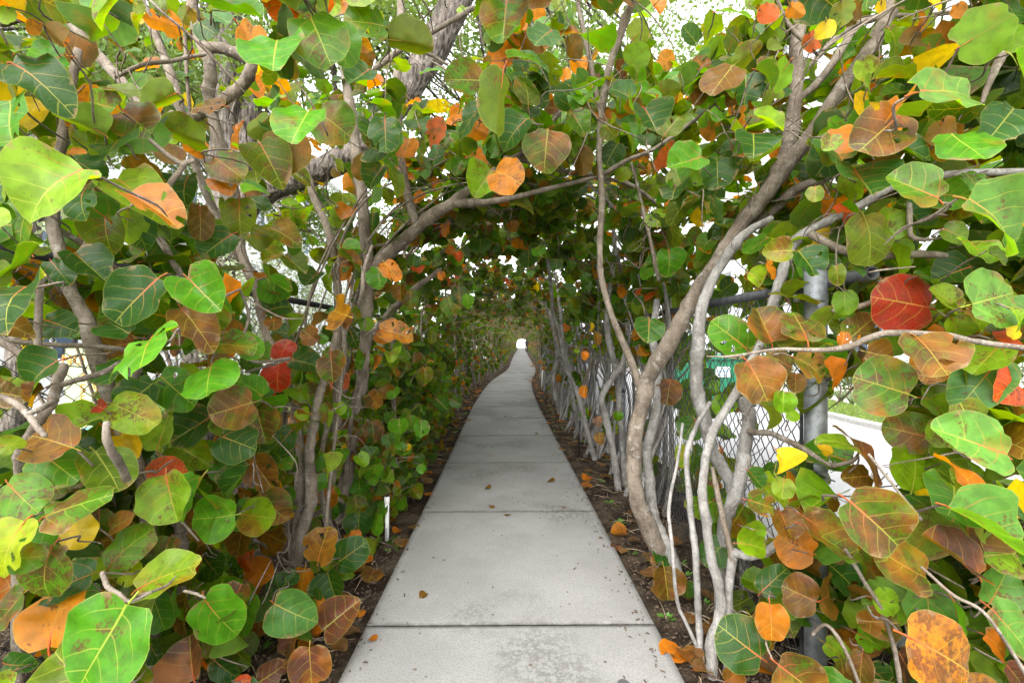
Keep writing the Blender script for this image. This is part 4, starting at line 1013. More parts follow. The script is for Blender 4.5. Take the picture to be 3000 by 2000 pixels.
# bush at the galvanised post
limb(bR0, [gpt(2190, 2.55, 44), (2175, 1560, 2.55, 38), (2140, 1420, 2.58, 40), (2090, 1320, 2.6, 44), (2056, 1200, 2.6, 46), (2042, 1080, 2.6, 45), (2045, 960, 2.6, 43), (2075, 850, 2.6, 40), (2120, 760, 2.6, 36), (2180, 690, 2.6, 32), (2260, 640, 2.5, 26)])
limb(bR0, [gpt(2115, 2.2, 46), (2118, 1600, 2.2, 46), (2130, 1500, 2.2, 46), (2165, 1400, 2.2, 48), (2180, 1320, 2.2, 46), (2195, 1240, 2.2, 48), (2182, 1172, 2.2, 44)])
limb(bR0, [(2196, 1262, 2.18, 30), (2225, 1268, 2.1, 22), (2268, 1270, 2.0, 20), (2340, 1306, 1.85, 19), (2400, 1346, 1.75, 18), (2440, 1362, 1.7, 16), (2495, 1351, 1.65, 13), (2515, 1330, 1.62, 9)])
limb(bR0, [gpt(2078, 1.98, 42), (2087, 1885, 1.98, 38), (2110, 1768, 2, 38), (2085, 1640, 2, 36), (2066, 1510, 2.02, 34), (2059, 1417, 2.05, 32), (2078, 1300, 2.08, 32), (2120, 1210, 2.1, 30), (2165, 1130, 2.1, 30), (2200, 1060, 2.1, 28), (2240, 980, 2.1, 30), (2270, 880, 2.1, 36), (2300, 790, 2.08, 40), (2340, 700, 2.05, 34), (2420, 650, 2.0, 30), (2515, 602, 1.95, 29), (2600, 553, 1.9, 28), (2720, 520, 1.85, 26), (2860, 505, 1.8, 26), (3060, 500, 1.8, 24)])
limb(bR0, [gpt(2060, 2.1, 16), (2017, 1838, 2.1, 14), (1984, 1758, 2.12, 14), (1970, 1600, 2.15, 13), (1960, 1480, 2.2, 12), (1985, 1350, 2.3, 11), (2000, 1240, 2.35, 9)])
limb(bR0, [gpt(2052, 2.1, 26), (2046, 1791, 2.12, 24), (2040, 1627, 2.15, 24), (2021, 1487, 2.2, 23), (2012, 1347, 2.25, 20), (2035, 1260, 2.3, 18), (2080, 1180, 2.3, 16)])
limb(bR0, [gpt(2130, 2.0, 34), (2134, 1721, 2.0, 32), (2152, 1630, 2.0, 32), (2200, 1625, 1.95, 32), (2250, 1612, 1.9, 30), (2290, 1580, 1.85, 24), (2350, 1520, 1.75, 18), (2420, 1500, 1.6, 12)])
limb(bR0, [(2150, 1640, 2.0, 26), (2128, 1560, 2.02, 22), (2105, 1460, 2.05, 20), (2085, 1370, 2.1, 16)])
limb(bR0, [(2380, 690, 2.0, 30), (2446, 726, 1.9, 30), (2536, 752, 1.8, 30), (2598, 748, 1.75, 26), (2723, 744, 1.7, 24), (2770, 748, 1.7, 20)])
limb(bR0, [(2530, 750, 1.8, 22), (2571, 815, 1.75, 22), (2598, 850, 1.7, 18), (2540, 890, 1.7, 20), (2440, 910, 1.75, 18)])
limb(bR0, [(2070, 1044, 1.55, 4), (2147, 1043, 1.5, 9), (2268, 1023, 1.5, 11), (2402, 1027, 1.48, 18), (2491, 1012, 1.45, 24), (2603, 974, 1.4, 26), (2759, 980, 1.35, 24), (2848, 998, 1.3, 22), (3000, 1020, 1.3, 22), (3080, 1030, 1.3, 20)])
limb(bR0, [(2545, 1330, 1.4, 9), (2600, 1400, 1.38, 10), (2640, 1450, 1.35, 10), (2700, 1520, 1.3, 12)])
limb(bR0, [(2480, 1610, 1.5, 12), (2530, 1700, 1.5, 14), (2580, 1780, 1.5, 13), (2620, 1900, 1.5, 14), (2640, 2050, 1.5, 16)])
limb(bR0, [(2380, 1860, 1.6, 14), (2420, 1830, 1.55, 12), (2470, 1890, 1.5, 13), (2520, 2010, 1.5, 14)])
limb(bR0, [(2700, 1660, 1.2, 10), (2790, 1740, 1.15, 12), (2880, 1790, 1.1, 12), (2960, 1900, 1.1, 12), (3020, 2000, 1.1, 14)])
limb(bR0, [(2880, 300, 1.4, 14), (2920, 190, 1.45, 26), (2970, 130, 1.5, 28), (3050, 60, 1.5, 26)])
limb(bR0, [(2665, 600, 1.6, 18), (2670, 690, 1.6, 16), (2740, 700, 1.6, 10), (2800, 680, 1.6, 8)])
# second whitish trunk beside the forked tree
limb(bR2, [gpt(1985, 2.85, 44), (1955, 1590, 2.9, 40), (1918, 1514, 3.0, 40), (1904, 1397, 3.1, 36), (1900, 1300, 3.15, 34), (1925, 1180, 3.2, 32), (1930, 1090, 3.25, 30), (1915, 980, 3.3, 26), (1925, 880, 3.4, 22)])
limb(bR2, [gpt(1812, 4.5, 26), (1799, 1340, 4.5, 24), (1777, 1230, 4.5, 24), (1763, 1163, 4.5, 23), (1800, 1100, 4.5, 22), (1826, 1060, 4.5, 20), (1840, 960, 4.5, 17), (1830, 850, 4.6, 14), (1800, 700, 4.6, 12)])
limb(bR2, [gpt(1830, 4.6, 22), (1818, 1250, 4.6, 22), (1806, 1090, 4.6, 22), (1790, 1029, 4.6, 23), (1777, 950, 4.6, 22), (1785, 850, 4.6, 18), (1800, 740, 4.6, 15), (1790, 600, 4.6, 12)])
limb(bR3, [gpt(1745, 5.6, 20), (1725, 1280, 5.6, 17), (1696, 1160, 5.6, 18), (1661, 1079, 5.6, 17), (1640, 980, 5.6, 16), (1622, 918, 5.6, 15), (1612, 811, 5.6, 13), (1590, 700, 5.6, 10)])
limb(bR3, [(1700, 1155, 5.6, 13), (1722, 1090, 5.6, 11), (1755, 1010, 5.6, 9), (1770, 940, 5.6, 7)])
limb(bR4, [gpt(1700, 7.0, 17), (1680, 1186, 7.0, 16), (1668, 1100, 7.0, 14), (1650, 1000, 7.0, 13), (1640, 900, 7.0, 12), (1625, 800, 7.0, 9)])
limb(bR5, [gpt(1641, 9.0, 18), (1625, 1163, 9.0, 15), (1620, 1096, 9.0, 15), (1634, 1043, 9.0, 16), (1620, 962, 9, 15), (1598, 882, 9, 12), (1576, 820, 9, 9)])
# far side hedge
limb(bL1, [gpt(845, 2.78, 44), (868, 1640, 2.78, 40), (893, 1540, 2.78, 38), (912, 1440, 2.78, 36), (906, 1320, 2.78, 32), (920, 1230, 2.78, 30), (937, 1150, 2.8, 26), (955, 1096, 2.8, 22), (985, 980, 2.8, 16)])
limb(bL1, [gpt(855, 2.84, 34), (875, 1520, 2.84, 30), (878, 1400, 2.84, 30), (877, 1300, 2.86, 26), (860, 1180, 2.9, 24), (820, 1060, 2.95, 26), (781, 985, 3.0, 27), (750, 860, 3.0, 28), (710, 753, 3.0, 28), (690, 640, 3.0, 26), (640, 520, 3.0, 24)])
limb(bL1, [gpt(858, 2.95, 22), (857, 1640, 2.95, 20), (852, 1390, 2.95, 18), (830, 1250, 3.0, 15), (845, 1120, 3.0, 12)])
limb(bL1, [(870, 1660, 2.75, 11), (830, 1640, 2.7, 11), (780, 1600, 2.65, 10), (745, 1580, 2.6, 9)])
limb(bL1, [(868, 1655, 2.75, 7), (920, 1660, 2.7, 6), (950, 1668, 2.65, 6), (985, 1650, 2.6, 5)])
limb(bL1, [(1000, 1730, 2.5, 6), (950, 1800, 2.45, 7), (890, 1910, 2.4, 8), (840, 1990, 2.4, 8)])
limb(bL1, [(715, 1045, 2.3, 9), (760, 1062, 2.3, 9), (850, 1050, 2.3, 8), (720, 1090, 2.35, 8)])
limb(bL0, [gpt(455, 1.86, 44), (440, 1560, 1.86, 40), (415, 1400, 1.84, 38), (375, 1310, 1.82, 40), (330, 1186, 1.78, 46), (290, 1052, 1.74, 46), (250, 927, 1.72, 44), (200, 829, 1.7, 42), (165, 700, 1.7, 38), (160, 580, 1.7, 34), (174, 464, 1.7, 32), (192, 357, 1.7, 30), (212, 268, 1.7, 26), (230, 150, 1.7, 22)])
limb(bL0, [(330, 1190, 1.8, 32), (370, 1130, 1.85, 30), (420, 1050, 1.9, 26), (470, 980, 1.95, 20)])
limb(bL0, [gpt(52, 1.5, 34), (50, 1600, 1.5, 30), (54, 1390, 1.45, 28), (60, 1320, 1.42, 28), (112, 1240, 1.4, 28), (156, 1163, 1.4, 28), (178, 1074, 1.4, 30)])
limb(bL0, [(-60, 980, 1.35, 24), (0, 1003, 1.37, 24), (89, 1052, 1.4, 26), (160, 1096, 1.4, 30)])
limb(bL0, [(109, 1060, 1.42, 23), (107, 980, 1.42, 22), (116, 909, 1.42, 21), (125, 800, 1.42, 18)])
limb(bL0, [(-20, 996, 1.55, 15), (134, 1006, 1.55, 16), (312, 1016, 1.6, 15), (420, 1030, 1.65, 12)])
limb(bL0, [(185, 1125, 1.4, 22), (250, 1105, 1.4, 19), (308, 1087, 1.42, 17), (350, 1060, 1.5, 12)])
limb(bL0, [(-30, 1150, 1.15, 18), (20, 1170, 1.15, 19), (76, 1208, 1.15, 18), (129, 1275, 1.15, 16)])
limb(bL0, [(80, 1212, 1.15, 18), (130, 1190, 1.2, 17), (165, 1172, 1.3, 16)])
limb(bL0, [(312, 1240, 1.15, 20), (316, 1290, 1.15, 26), (340, 1340, 1.2, 26), (370, 1400, 1.3, 24)])
limb(bL0, [(300, 1678, 1.05, 14), (315, 1715, 1.05, 15), (350, 1740, 1.05, 15), (385, 1760, 1.05, 13), (440, 1735, 1.08, 10)])
limb(bL0, [(540, 1730, 1.2, 9), (575, 1740, 1.2, 9), (600, 1750, 1.2, 7)])
limb(bL0, [gpt(530, 2.0, 40), (535, 1640, 2.0, 36), (525, 1540, 2.0, 34), (470, 1440, 2.0, 30), (400, 1350, 1.95, 26)])
limb(bL0, [(565, 470, 1.6, 12), (540, 485, 1.6, 18), (510, 520, 1.6, 20), (475, 560, 1.6, 18), (440, 520, 1.6, 10)])
limb(bL0, [(440, 410, 1.6, 12), (490, 455, 1.6, 15), (540, 482, 1.6, 15)])
limb(bL0, [(470, 700, 1.9, 24), (500, 760, 1.9, 22), (525, 800, 1.9, 18), (560, 900, 2.0, 14)])
limb(bL0, [(160, 670, 1.75, 20), (230, 705, 1.8, 20), (290, 750, 1.85, 24), (340, 800, 1.9, 24)])
limb(bL2, [(165, -60, 2.8, 34), (195, 40, 2.8, 33), (250, 112, 2.8, 32), (313, 192, 2.8, 32), (366, 250, 2.8, 30), (440, 340, 2.85, 28), (560, 430, 2.9, 26), (640, 520, 3.0, 26)])
limb(bL2, [(400, -20, 3, 24), (440, 70, 3, 25), (482, 170, 3, 26), (527, 312, 3, 26), (560, 420, 3.05, 24), (600, 560, 3.1, 24), (700, 760, 3.2, 22)])
limb(bL2, [(540, 80, 2.7, 11), (553, 286, 2.7, 11), (560, 400, 2.75, 10)])
limb(bL2, [(560, -60, 2.6, 34), (571, 67, 2.6, 34), (594, 134, 2.6, 36), (618, 200, 2.6, 38), (616, 290, 2.65, 36), (640, 420, 2.7, 34), (700, 600, 2.9, 32)])
limb(bL2, [(600, 138, 2.6, 34), (661, 147, 2.6, 34), (723, 172, 2.6, 36), (738, 200, 2.6, 36), (700, 262, 2.62, 36), (650, 300, 2.65, 36), (560, 345, 2.7, 30), (500, 335, 2.75, 24)])
limb(bL2, [(340, 225, 2.4, 12), (420, 190, 2.4, 14), (500, 178, 2.4, 14), (600, 160, 2.5, 12)])
limb(bL2, [(0, 70, 1.9, 20), (100, 50, 1.9, 20), (190, 60, 2.0, 18), (260, 40, 2.1, 12)])
limb(bL2, [gpt(1000, 3.7, 44), (1030, 1300, 3.7, 40), (1060, 1100, 3.65, 38), (1075, 900, 3.6, 38), (1075, 760, 3.55, 38), (1064, 640, 3.5, 37), (1052, 520, 3.5, 36), (1042, 430, 3.5, 34), (1020, 280, 3.5, 30), (1000, 100, 3.5, 26)])
limb(bL2, [(1080, 830, 3.6, 40), (1116, 762, 3.55, 40), (1178, 708, 3.5, 42), (1245, 652, 3.4, 40), (1330, 590, 3.3, 32), (1400, 540, 3.3, 26), (1480, 478, 3.3, 22), (1560, 430, 3.3, 18), (1640, 330, 3.3, 14)])
limb(bL2, [(1222, 660, 3.45, 30), (1200, 590, 3.5, 28), (1178, 490, 3.5, 26), (1166, 350, 3.5, 24), (1165, 180, 3.5, 24), (1172, 20, 3.5, 23), (1180, -120, 3.5, 20)])
limb(bL2, [(1240, 640, 3.4, 28), (1320, 597, 3.3, 28), (1424, 592, 3.2, 22), (1500, 580, 3.1, 16), (1625, 549, 3.1, 14), (1759, 518, 3.1, 12)])
limb(bL2, [(1480, 462, 3.4, 16), (1560, 476, 3.4, 16), (1625, 495, 3.4, 15), (1759, 522, 3.4, 15), (1848, 545, 3.4, 14), (1937, 603, 3.4, 13)])
limb(bL2, [(1100, 200, 2.6, 20), (1160, 155, 2.6, 18), (1220, 125, 2.6, 17), (1300, 75, 2.6, 16), (1385, 25, 2.6, 15)])
limb(bL2, [(1200, 145, 2.8, 12), (1260, 160, 2.8, 12), (1310, 190, 2.8, 10)])
limb(bL2, [(1090, 720, 2.5, 10), (1066, 790, 2.5, 13), (1062, 850, 2.5, 14), (1050, 900, 2.6, 12)])
limb(bL3, [gpt(985, 3.4, 28), (960, 1500, 3.4, 26), (985, 1250, 3.4, 26), (990, 1000, 3.4, 26), (985, 800, 3.4, 25), (960, 680, 3.4, 25), (920, 580, 3.4, 25), (893, 480, 3.4, 22), (880, 350, 3.4, 18)])
limb(bL3, [(1020, 1180, 4.2, 20), (1060, 1060, 4.2, 20), (1120, 940, 4.2, 22), (1200, 860, 4.2, 20), (1290, 790, 4.2, 16)])
limb(bL3, [gpt(1010, 3.9, 18), (1022, 1330, 3.6, 14), (1035, 1180, 3.4, 14), (1075, 1060, 3.2, 14), (1070, 990, 3.1, 10), (1100, 960, 3.0, 8)])

LIMB_ARR = np.array(LIMB)
near_cfg = [  # bush, y0, stems, clusters, tlow, thick, H, wlow
    (bL0, 1.75, 3, 70, .05, .34, 2.75, .8), (bL1, 2.8, 5, 115, .03, .34, 2.8, .9), (bL2, 3.95, 4, 105, .03, .32, 2.75, .85), (bL3, 5.1, 4, 95, .03, .26, 2.65, .8), (bL4, 6.3, 6, 62, .03, .22, 2.5, .8), (bL5, 7.5, 7, 56, .03, .20, 2.42, .8),
    (bR0, 1.9, 0, 0, .6, .34, 2.8, 0), (bR1, 2.9, 3, 92, .50, .42, 2.8, .0), (bR2, 4.2, 10, 88, .10, .28, 2.75, .14), (bR3, 5.4, 13, 80, .08, .25, 2.65, .16), (bR4, 6.6, 14, 56, .05, .21, 2.5, .18), (bR5, 7.8, 14, 52, .05, .20, 2.42, .18)]
for i, (b, y0, ns, nc, tl, th, H, wl_) in enumerate(near_cfg):
    r = np.random.default_rng(900 + i)
    if nc == 0: continue
    st, tw, lv = grow(r, b.side, y0, max(ns, 2), nc, tl, th, H, MIX_R, size=(.105, .175) if y0 < 5.6 else (.085, .14), wlow=wl_, umin=(.90 if b.side < 0 else .98), perc=(4, 8), stem_r=(.010, .026) if b.side > 0 else (.012, .030))
    for p, rr in st:
        q, r2 = smooth_line(to_world(b.side, p), rr, 3)
        if np.min(np.linalg.norm(q[:, :2], axis=1)) < (2.5 if r2[0] > .012 else 3.4) and b.side < 0: continue
        if q[0][2] > .1 and r2[0] < .012 and twig_hides(q): continue
        if np.min(q[:, 1]) < 3.3 and b.side > 0: continue
        b.stems.append((q, r2, 8))
    if y0 > 3.5:
        for c in range(22):                              # bare crossing twigs under the roof
            q, nn = shell(r.uniform(.42, 1.12), H); o_ = r.uniform(-.12, .2)
            p0 = np.array([q[0] + nn[0] * o_, y0 + r.uniform(-.7, .7), q[1] + nn[1] * o_]); dv = unit(r.normal(0, 1, 3) * np.array([1, 1, .5])) * r.uniform(.25, .6)
            pts = np.array([p0 - dv, p0 - dv * .3 + r.normal(0, .05, 3), p0 + dv * .4 + r.normal(0, .05, 3), p0 + dv])
            if np.min(pts[:, 2]) > 1.9: tw.append((pts, np.array([.003, .006, .005, .002]) * r.uniform(.7, 1.3)))
    for p, rr in tw:
        q = to_world(b.side, p)
        if np.min(np.linalg.norm(q - np.array([0, 0, EYE]), axis=1)) > 1.8 and not twig_hides(q): b.twigs.append((q, rr))
    for (p, X, Y, N, c, S) in lv:
        pw = to_world(b.side, p)
        X2, Y2, N2 = mirror(b.side, X), mirror(b.side, Y), mirror(b.side, N)
        if b.side < 0: X2 = -X2
        ctr = pw + Y2 * .5
        d = np.linalg.norm(ctr - np.array([0, 0, EYE]))
        if d < 1.6 or in_gap(ctr) or hides(ctr, S): continue                                     # the traced leaves stand here
        if b.side > 0 and ctr[1] < 3.4 and ctr[2] < 2.0: continue
        b.leaves.append((pw, X2, Y2, N2, c, S, d))
# upper canopy over the entrance
for i, (b, n) in enumerate(((bL1, 44), (bL2, 54), (bR1, 95), (bR2, 66), (bL3, 34), (bR3, 40), (bR0, 50), (bL0, 20))):
    r = np.random.default_rng(1500 + i)
    for c in range(n):
        y = b.base[1] + r.uniform(-.6, 1.6); x = r.uniform(.0, 2.6) * b.side + r.normal(0, .2); z = r.uniform(2.75, 3.9) + .12 * abs(x)
        cp = np.array([x, y, z])
        if np.linalg.norm(cp - np.array([0, 0, EYE])) < 2.2 or y < 1.75: continue
        a = unit(r.normal(0, 1, 3) + np.array([0, 0, .4])); st = cp - a * r.uniform(.2, .45) - np.array([0, 0, .12])
        tw_ = np.array([st, (st + cp) / 2 + r.normal(0, .04, 3), cp])
        if not twig_hides(tw_): b.twigs.append((tw_, np.array([.002, .005, .0025])))
        for k in range(r.integers(4, 8)):
            az = k * 2.4 + r.uniform(-.3, .3); e1 = unit(np.cross(a, [.3, .2, .9])); e2 = np.cross(a, e1)
            tip = unit(a * .4 + e1 * math.cos(az) + e2 * math.sin(az) + np.array([0, 0, -.3]))
            N = np.array([0, -.25, .7]) + r.normal(0, .42, 3); N = unit(N - (N @ tip) * tip); S = r.uniform(.09, .16)
            p = cp - a * .06 * k * r.uniform(.5, 1)
            if in_gap(p + tip * S * .5) or hides(p + tip * S * .5, S): continue
            b.leaves.append((p, np.cross(tip, N) * S, tip * S, N * S, colour(r.choice(list('gGlyoOnvLb'), p=[.16, .20, .13, .03, .08, .04, .06, .13, .13, .04]), r), S, np.linalg.norm(p - np.array([0, 0, EYE]))))

# the outer side of the hedge, hanging over the fence towards the drive
for i, (b, n, box) in enumerate(((bR0, 150, (1.15, 2.7, 1.3, 2.4, 1.75, 3.0)), (bR0, 110, (1.1, 2.2, 1.25, 2.1, .25, 1.0)), (bR0, 40, (1.2, 2.0, 1.3, 2.0, 1.0, 1.75)), (bL0, 90, (-2.1, -1.0, 1.3, 2.2, .2, 1.4)), (bL0, 70, (-2.2, -1.1, 1.3, 2.4, 1.5, 2.8)), (bR1, 120, (1.35, 3.4, 2.5, 4.6, 1.75, 3.9)), (bR0, 95, (1.5, 3.2, 1.7, 2.9, 1.75, 3.4)), (bR2, 75, (1.4, 3.2, 4.0, 6.0, 1.2, 3.4)), (bR0, 42, (1.45, 2.4, 1.5, 2.6, .15, .75)), (bR1, 20, (1.35, 1.9, 2.6, 4.2, .2, 1.2)), (bL0, 50, (-1.7, -.98, 1.75, 2.5, .06, .6)), (bL1, 75, (-1.5, -.98, 2.3, 3.6, .08, 1.3)), (bL2, 110, (-1.5, -.95, 3.2, 4.7, .06, 1.4)), (bL3, 110, (-1.5, -.97, 4.4, 5.9, .06, 1.4)), (bL4, 100, (-1.5, -1.0, 5.6, 7.1, .06, 1.4)), (bL5, 90, (-1.5, -1.03, 6.8, 8.3, .06, 1.4)), (bL0, 60, (-2.9, -1.6, 1.5, 3.0, .9, 2.9)), (bL0, 30, (-1.75, -1.25, 1.75, 2.6, .1, .9)))):
    r = np.random.default_rng(1700 + i)
    x0, x1, y0, y1, z0, z1 = box
    for c in range(n):
        cp = np.array([r.uniform(x0, x1), r.uniform(y0, y1), r.uniform(z0, z1)])
        if np.linalg.norm(cp - np.array([0, 0, EYE])) < 1.6: continue
        a = unit(np.array([-b.side * .2, -.5, .15]) + r.normal(0, .7, 3)); st = cp - a * r.uniform(.12, .28) - np.array([b.side * .05, -.05, .05])
        tw_ = np.array([st, (st + cp) / 2 + r.normal(0, .03, 3), cp])
        if not twig_hides(tw_) and np.min(np.linalg.norm(tw_ - np.array([0, 0, EYE]), axis=1)) > 1.75: b.twigs.append((tw_, np.array([.0015, .0036, .0022])))
        for k in range(r.integers(3, 7)):
            az = k * 2.4 + r.uniform(-.3, .3); e1 = unit(np.cross(a, [.3, .2, .9])); e2 = np.cross(a, e1)
            tip = unit(a * .4 + e1 * math.cos(az) + e2 * math.sin(az) + np.array([0, 0, -.35]))
            N = np.array([0, -.45, .55]) + r.normal(0, .42, 3); N = unit(N - (N @ tip) * tip); S = r.uniform(.11, .18) if not (b.side < 0 and y0 > 2.2) else r.uniform(.075, .13)
            p = cp - a * .06 * k * r.uniform(.5, 1)
            d = np.linalg.norm(p - np.array([0, 0, EYE]))
            if d < 1.45 or in_gap(p + tip * S * .5) or hides(p + tip * S * .5, S): continue
            b.leaves.append((p, np.cross(tip, N) * S, tip * S, N * S, colour(r.choice(list('gGlyoOnvLbm'), p=[.22, .24, .14, .01, .04, .03, .03, .10, .11, .04, .04]), r), S, d))

# traced leaves go to the bush whose branches they hang on
ctrs = np.array([b.base for b in bushes])
for (c, B, xv, yv, zv, rgba, S) in hero:
    best = None
    for b in bushes:
        if (c[0] < -.05 and b.side > 0) or (c[0] > .15 and b.side < 0): continue
        dd = abs(c[1] - b.base[1]) + .3 * abs(c[0] - b.base[0])
        if best is None or dd < best[0]: best = (dd, b)
    b = best[1]
    b.hero.append((B, xv, yv, zv, rgba, S))
    # a twig from behind the leaf stalk back into the bush
    r = hr
    back = unit(-yv) * .03
    s0 = B - unit(yv) * S * .09 - unit(zv) * S * .06
    stp = unit(np.array([b.side * .35, 1.0, -.2 if c[2] > 1.3 else -.45]) + r.normal(0, .22, 3))
    L = r.uniform(.10, .24)
    b.twigs.append((np.array([s0 + unit(yv) * .01, s0 + stp * L * .35 + r.normal(0, .01, 3), s0 + stp * L * .7 + r.normal(0, .015, 3), s0 + stp * L]), np.array([.0032, .0036, .0034, .0015]) * min(1.0, .6 + S * 2.5)))

MAX_OBJ = 210
for bi, b in enumerate(bushes):
    for p, rr, n in b.stems:
        T = Tubes(); T.add(p, rr, n)
        nm = ('trunk' if rr[0] > .045 else 'stem') if p[0][2] < .1 else 'branch'
        link(nm, T.mesh(nm, M_BARK if (b.bark is M_BARK_LIT and p[0][2] > .3) else b.bark, b.base), b.root)
    T = Tubes()
    for p, rr in b.twigs:
        q, r2 = smooth_line(p, rr, 3); T.add(q, r2, 5)
    if b.twigs:
        tag(link('twigs', T.mesh('twigs', M_TWIG_DARK, b.base), b.root), kind='stuff')
    pool = [(0.0, h) for h in b.hero] + [(l[6] / l[5], l[:6]) for l in b.leaves]
    pool.sort(key=lambda q: q[0])
    r = np.random.default_rng(40 + bi)
    for k, (key, (p, X, Y, N, c, S)) in enumerate(pool):
        if k >= max(MAX_OBJ, len(b.hero)): break
        o = bpy.data.objects.new('leaf', HI[r.integers(0, 10 if (c[0] > .25 and c[1] < .03) else (24 if (key == 0.0 and S > .13) else N_HI))])
        M = Matrix(((X[0], Y[0], N[0], p[0] - b.base[0]), (X[1], Y[1], N[1], p[1] - b.base[1]), (X[2], Y[2], N[2], p[2] - b.base[2]), (0, 0, 0, 1)))
        o.parent = b.root; o.matrix_basis = M; o.color = c
        C.objects.link(o)
    rest = [q[1][:5] for q in pool[max(MAX_OBJ, len(b.hero)):]]
    if rest:
        tag(link('foliage', joined_leaves('foliage', MID, rest, M_LEAVES, b.base, bi), b.root), kind='stuff')

# ---- the bushes farther along share a few shapes
variants = {}
for side in (-1, 1):
    for k in range(6):
        r = np.random.default_rng(2000 + 50 * k + side)
        far = k >= 3
        st, tw, lv = grow(r, side, 0.0, 10 if side < 0 else 15, (80 if k < 3 else 64) if side < 0 else (74 if k < 3 else 56), .02, .27 if k < 3 else .18, 2.36 - .035 * k, MIX_R, size=(.075, .125), wlow=.85 if side < 0 else .25, umin=.90, perc=(4, 8), stem_r=(.009, .030), spread=.6)
        T = Tubes()
        for p, rr in st:
            q, r2 = smooth_line(mirror(side, p), rr, 2); T.add(q, r2, 6)
        W = Tubes()
        for p, rr in tw: W.add(mirror(side, p), rr, 4)
        for c in range(24):                              # bare crossing twigs under the roof
            q, nn = shell(r.uniform(.40, 1.12), 2.36 - .035 * k); o_ = r.uniform(-.16, .16)
            p0 = np.array([q[0] + nn[0] * o_, r.uniform(-.7, .7), q[1] + nn[1] * o_])
            dv = unit(r.normal(0, 1, 3) * np.array([1, 1, .5])) * r.uniform(.25, .6)
            pts = np.array([p0 - dv, p0 - dv * .3 + r.normal(0, .05, 3), p0 + dv * .4 + r.normal(0, .05, 3), p0 + dv])
            if np.min(pts[:, 2]) < 1.85 and np.min(np.abs(pts[:, 0])) < .85: continue
            q2, r2 = smooth_line(mirror(side, pts), np.array([.008, .007, .005, .003]) * r.uniform(.7, 1.4), 3); W.add(q2, r2, 4)
        wm_ = W.mesh('twigs', M_TWIG)
        tm = T.mesh('trunk', M_BARK if (side < 0 or k % 2) else M_BARK_LIT)
        L = []
        for (p, X, Y, N, c, S) in lv:
            X2, Y2, N2 = mirror(side, X), mirror(side, Y), mirror(side, N)
            if side < 0: X2 = -X2
            L.append((mirror(side, p), X2, Y2, N2, c))
        cm = joined_leaves('crown', MID if not far else FAR, L, M_LEAVES if not far else M_FARLEAF, (0, 0, 0), k)
        variants[(side, k)] = (tm, cm, wm_)
for side in (-1, 1):
    y = 8.75; i = 0
    while y < 96:
        k = (i * 2 + (i // 3)) % 3 if y < 26 else 3 + (i * 2 + (i // 5)) % 3
        root = empty('sea_grape_bush', (float(xc(y)) + .0, y, 0), -heading(y))
        sc_ = 1.0 + .05 * math.sin(i * 2.7 + side)
        root.scale = (1.0 + .04 * math.sin(i * 1.9 + side), 1.12 * (1 if i % 2 else -1), sc_)
        tag(root, 'sea grape bush on the %s side of the path farther down the tunnel' % ('lawn' if side < 0 else 'drive'), 'bush', 'sea grape bushes farther down the %s side' % ('lawn' if side < 0 else 'drive'))
        link('trunk', variants[(side, k)][0], root)
        tag(link('crown', variants[(side, k)][1], root), kind='stuff')
        tag(link('twigs', variants[(side, k)][2], root), kind='stuff')
        y += 1.12 + .12 * math.sin(i * 1.3); i += 1

# ------------------------------------------------------------------ rough-barked trees with fine leaves behind and above
def oak(label, limbs, crowns, n, seed, base):
    root = tag(empty('rough_barked_tree', base), label, 'tree', 'fine-leaved trees behind the sea grapes')
    T = Tubes(); r = np.random.default_rng(seed)
    tips = []
    for pts in limbs:
        p = np.array([P(x, y, d) for x, y, d, w in pts]); rr = np.array([w * .5 * d / FPX for x, y, d, w in pts])
        q, r2 = smooth_line(p, rr, 5); T.add(q, r2 * (1 + .06 * np.sin(np.arange(len(r2)) * 1.3)), 14); tips.append(q[-1])
    cr = np.array([c[:3] for c in crowns]); rad = np.array([c[3] for c in crowns])
    for c in cr:
        for k in range(5):
            t = tips[int(np.argmin([np.linalg.norm(c - q) for q in tips]))]
            e = c + r.normal(0, .5, 3); m_ = (t + e) / 2 + r.normal(0, .25, 3)
            q, r2 = smooth_line(np.array([t, m_, e]), [.03, .02, .006], 4); T.add(q, r2, 5)
    link('trunk', T.mesh('trunk', M_BARK_DARK, base), root)
    leaf_blob('crown', cr - np.array(base), rad, n, .085, M_FINE, seed, root, .75)
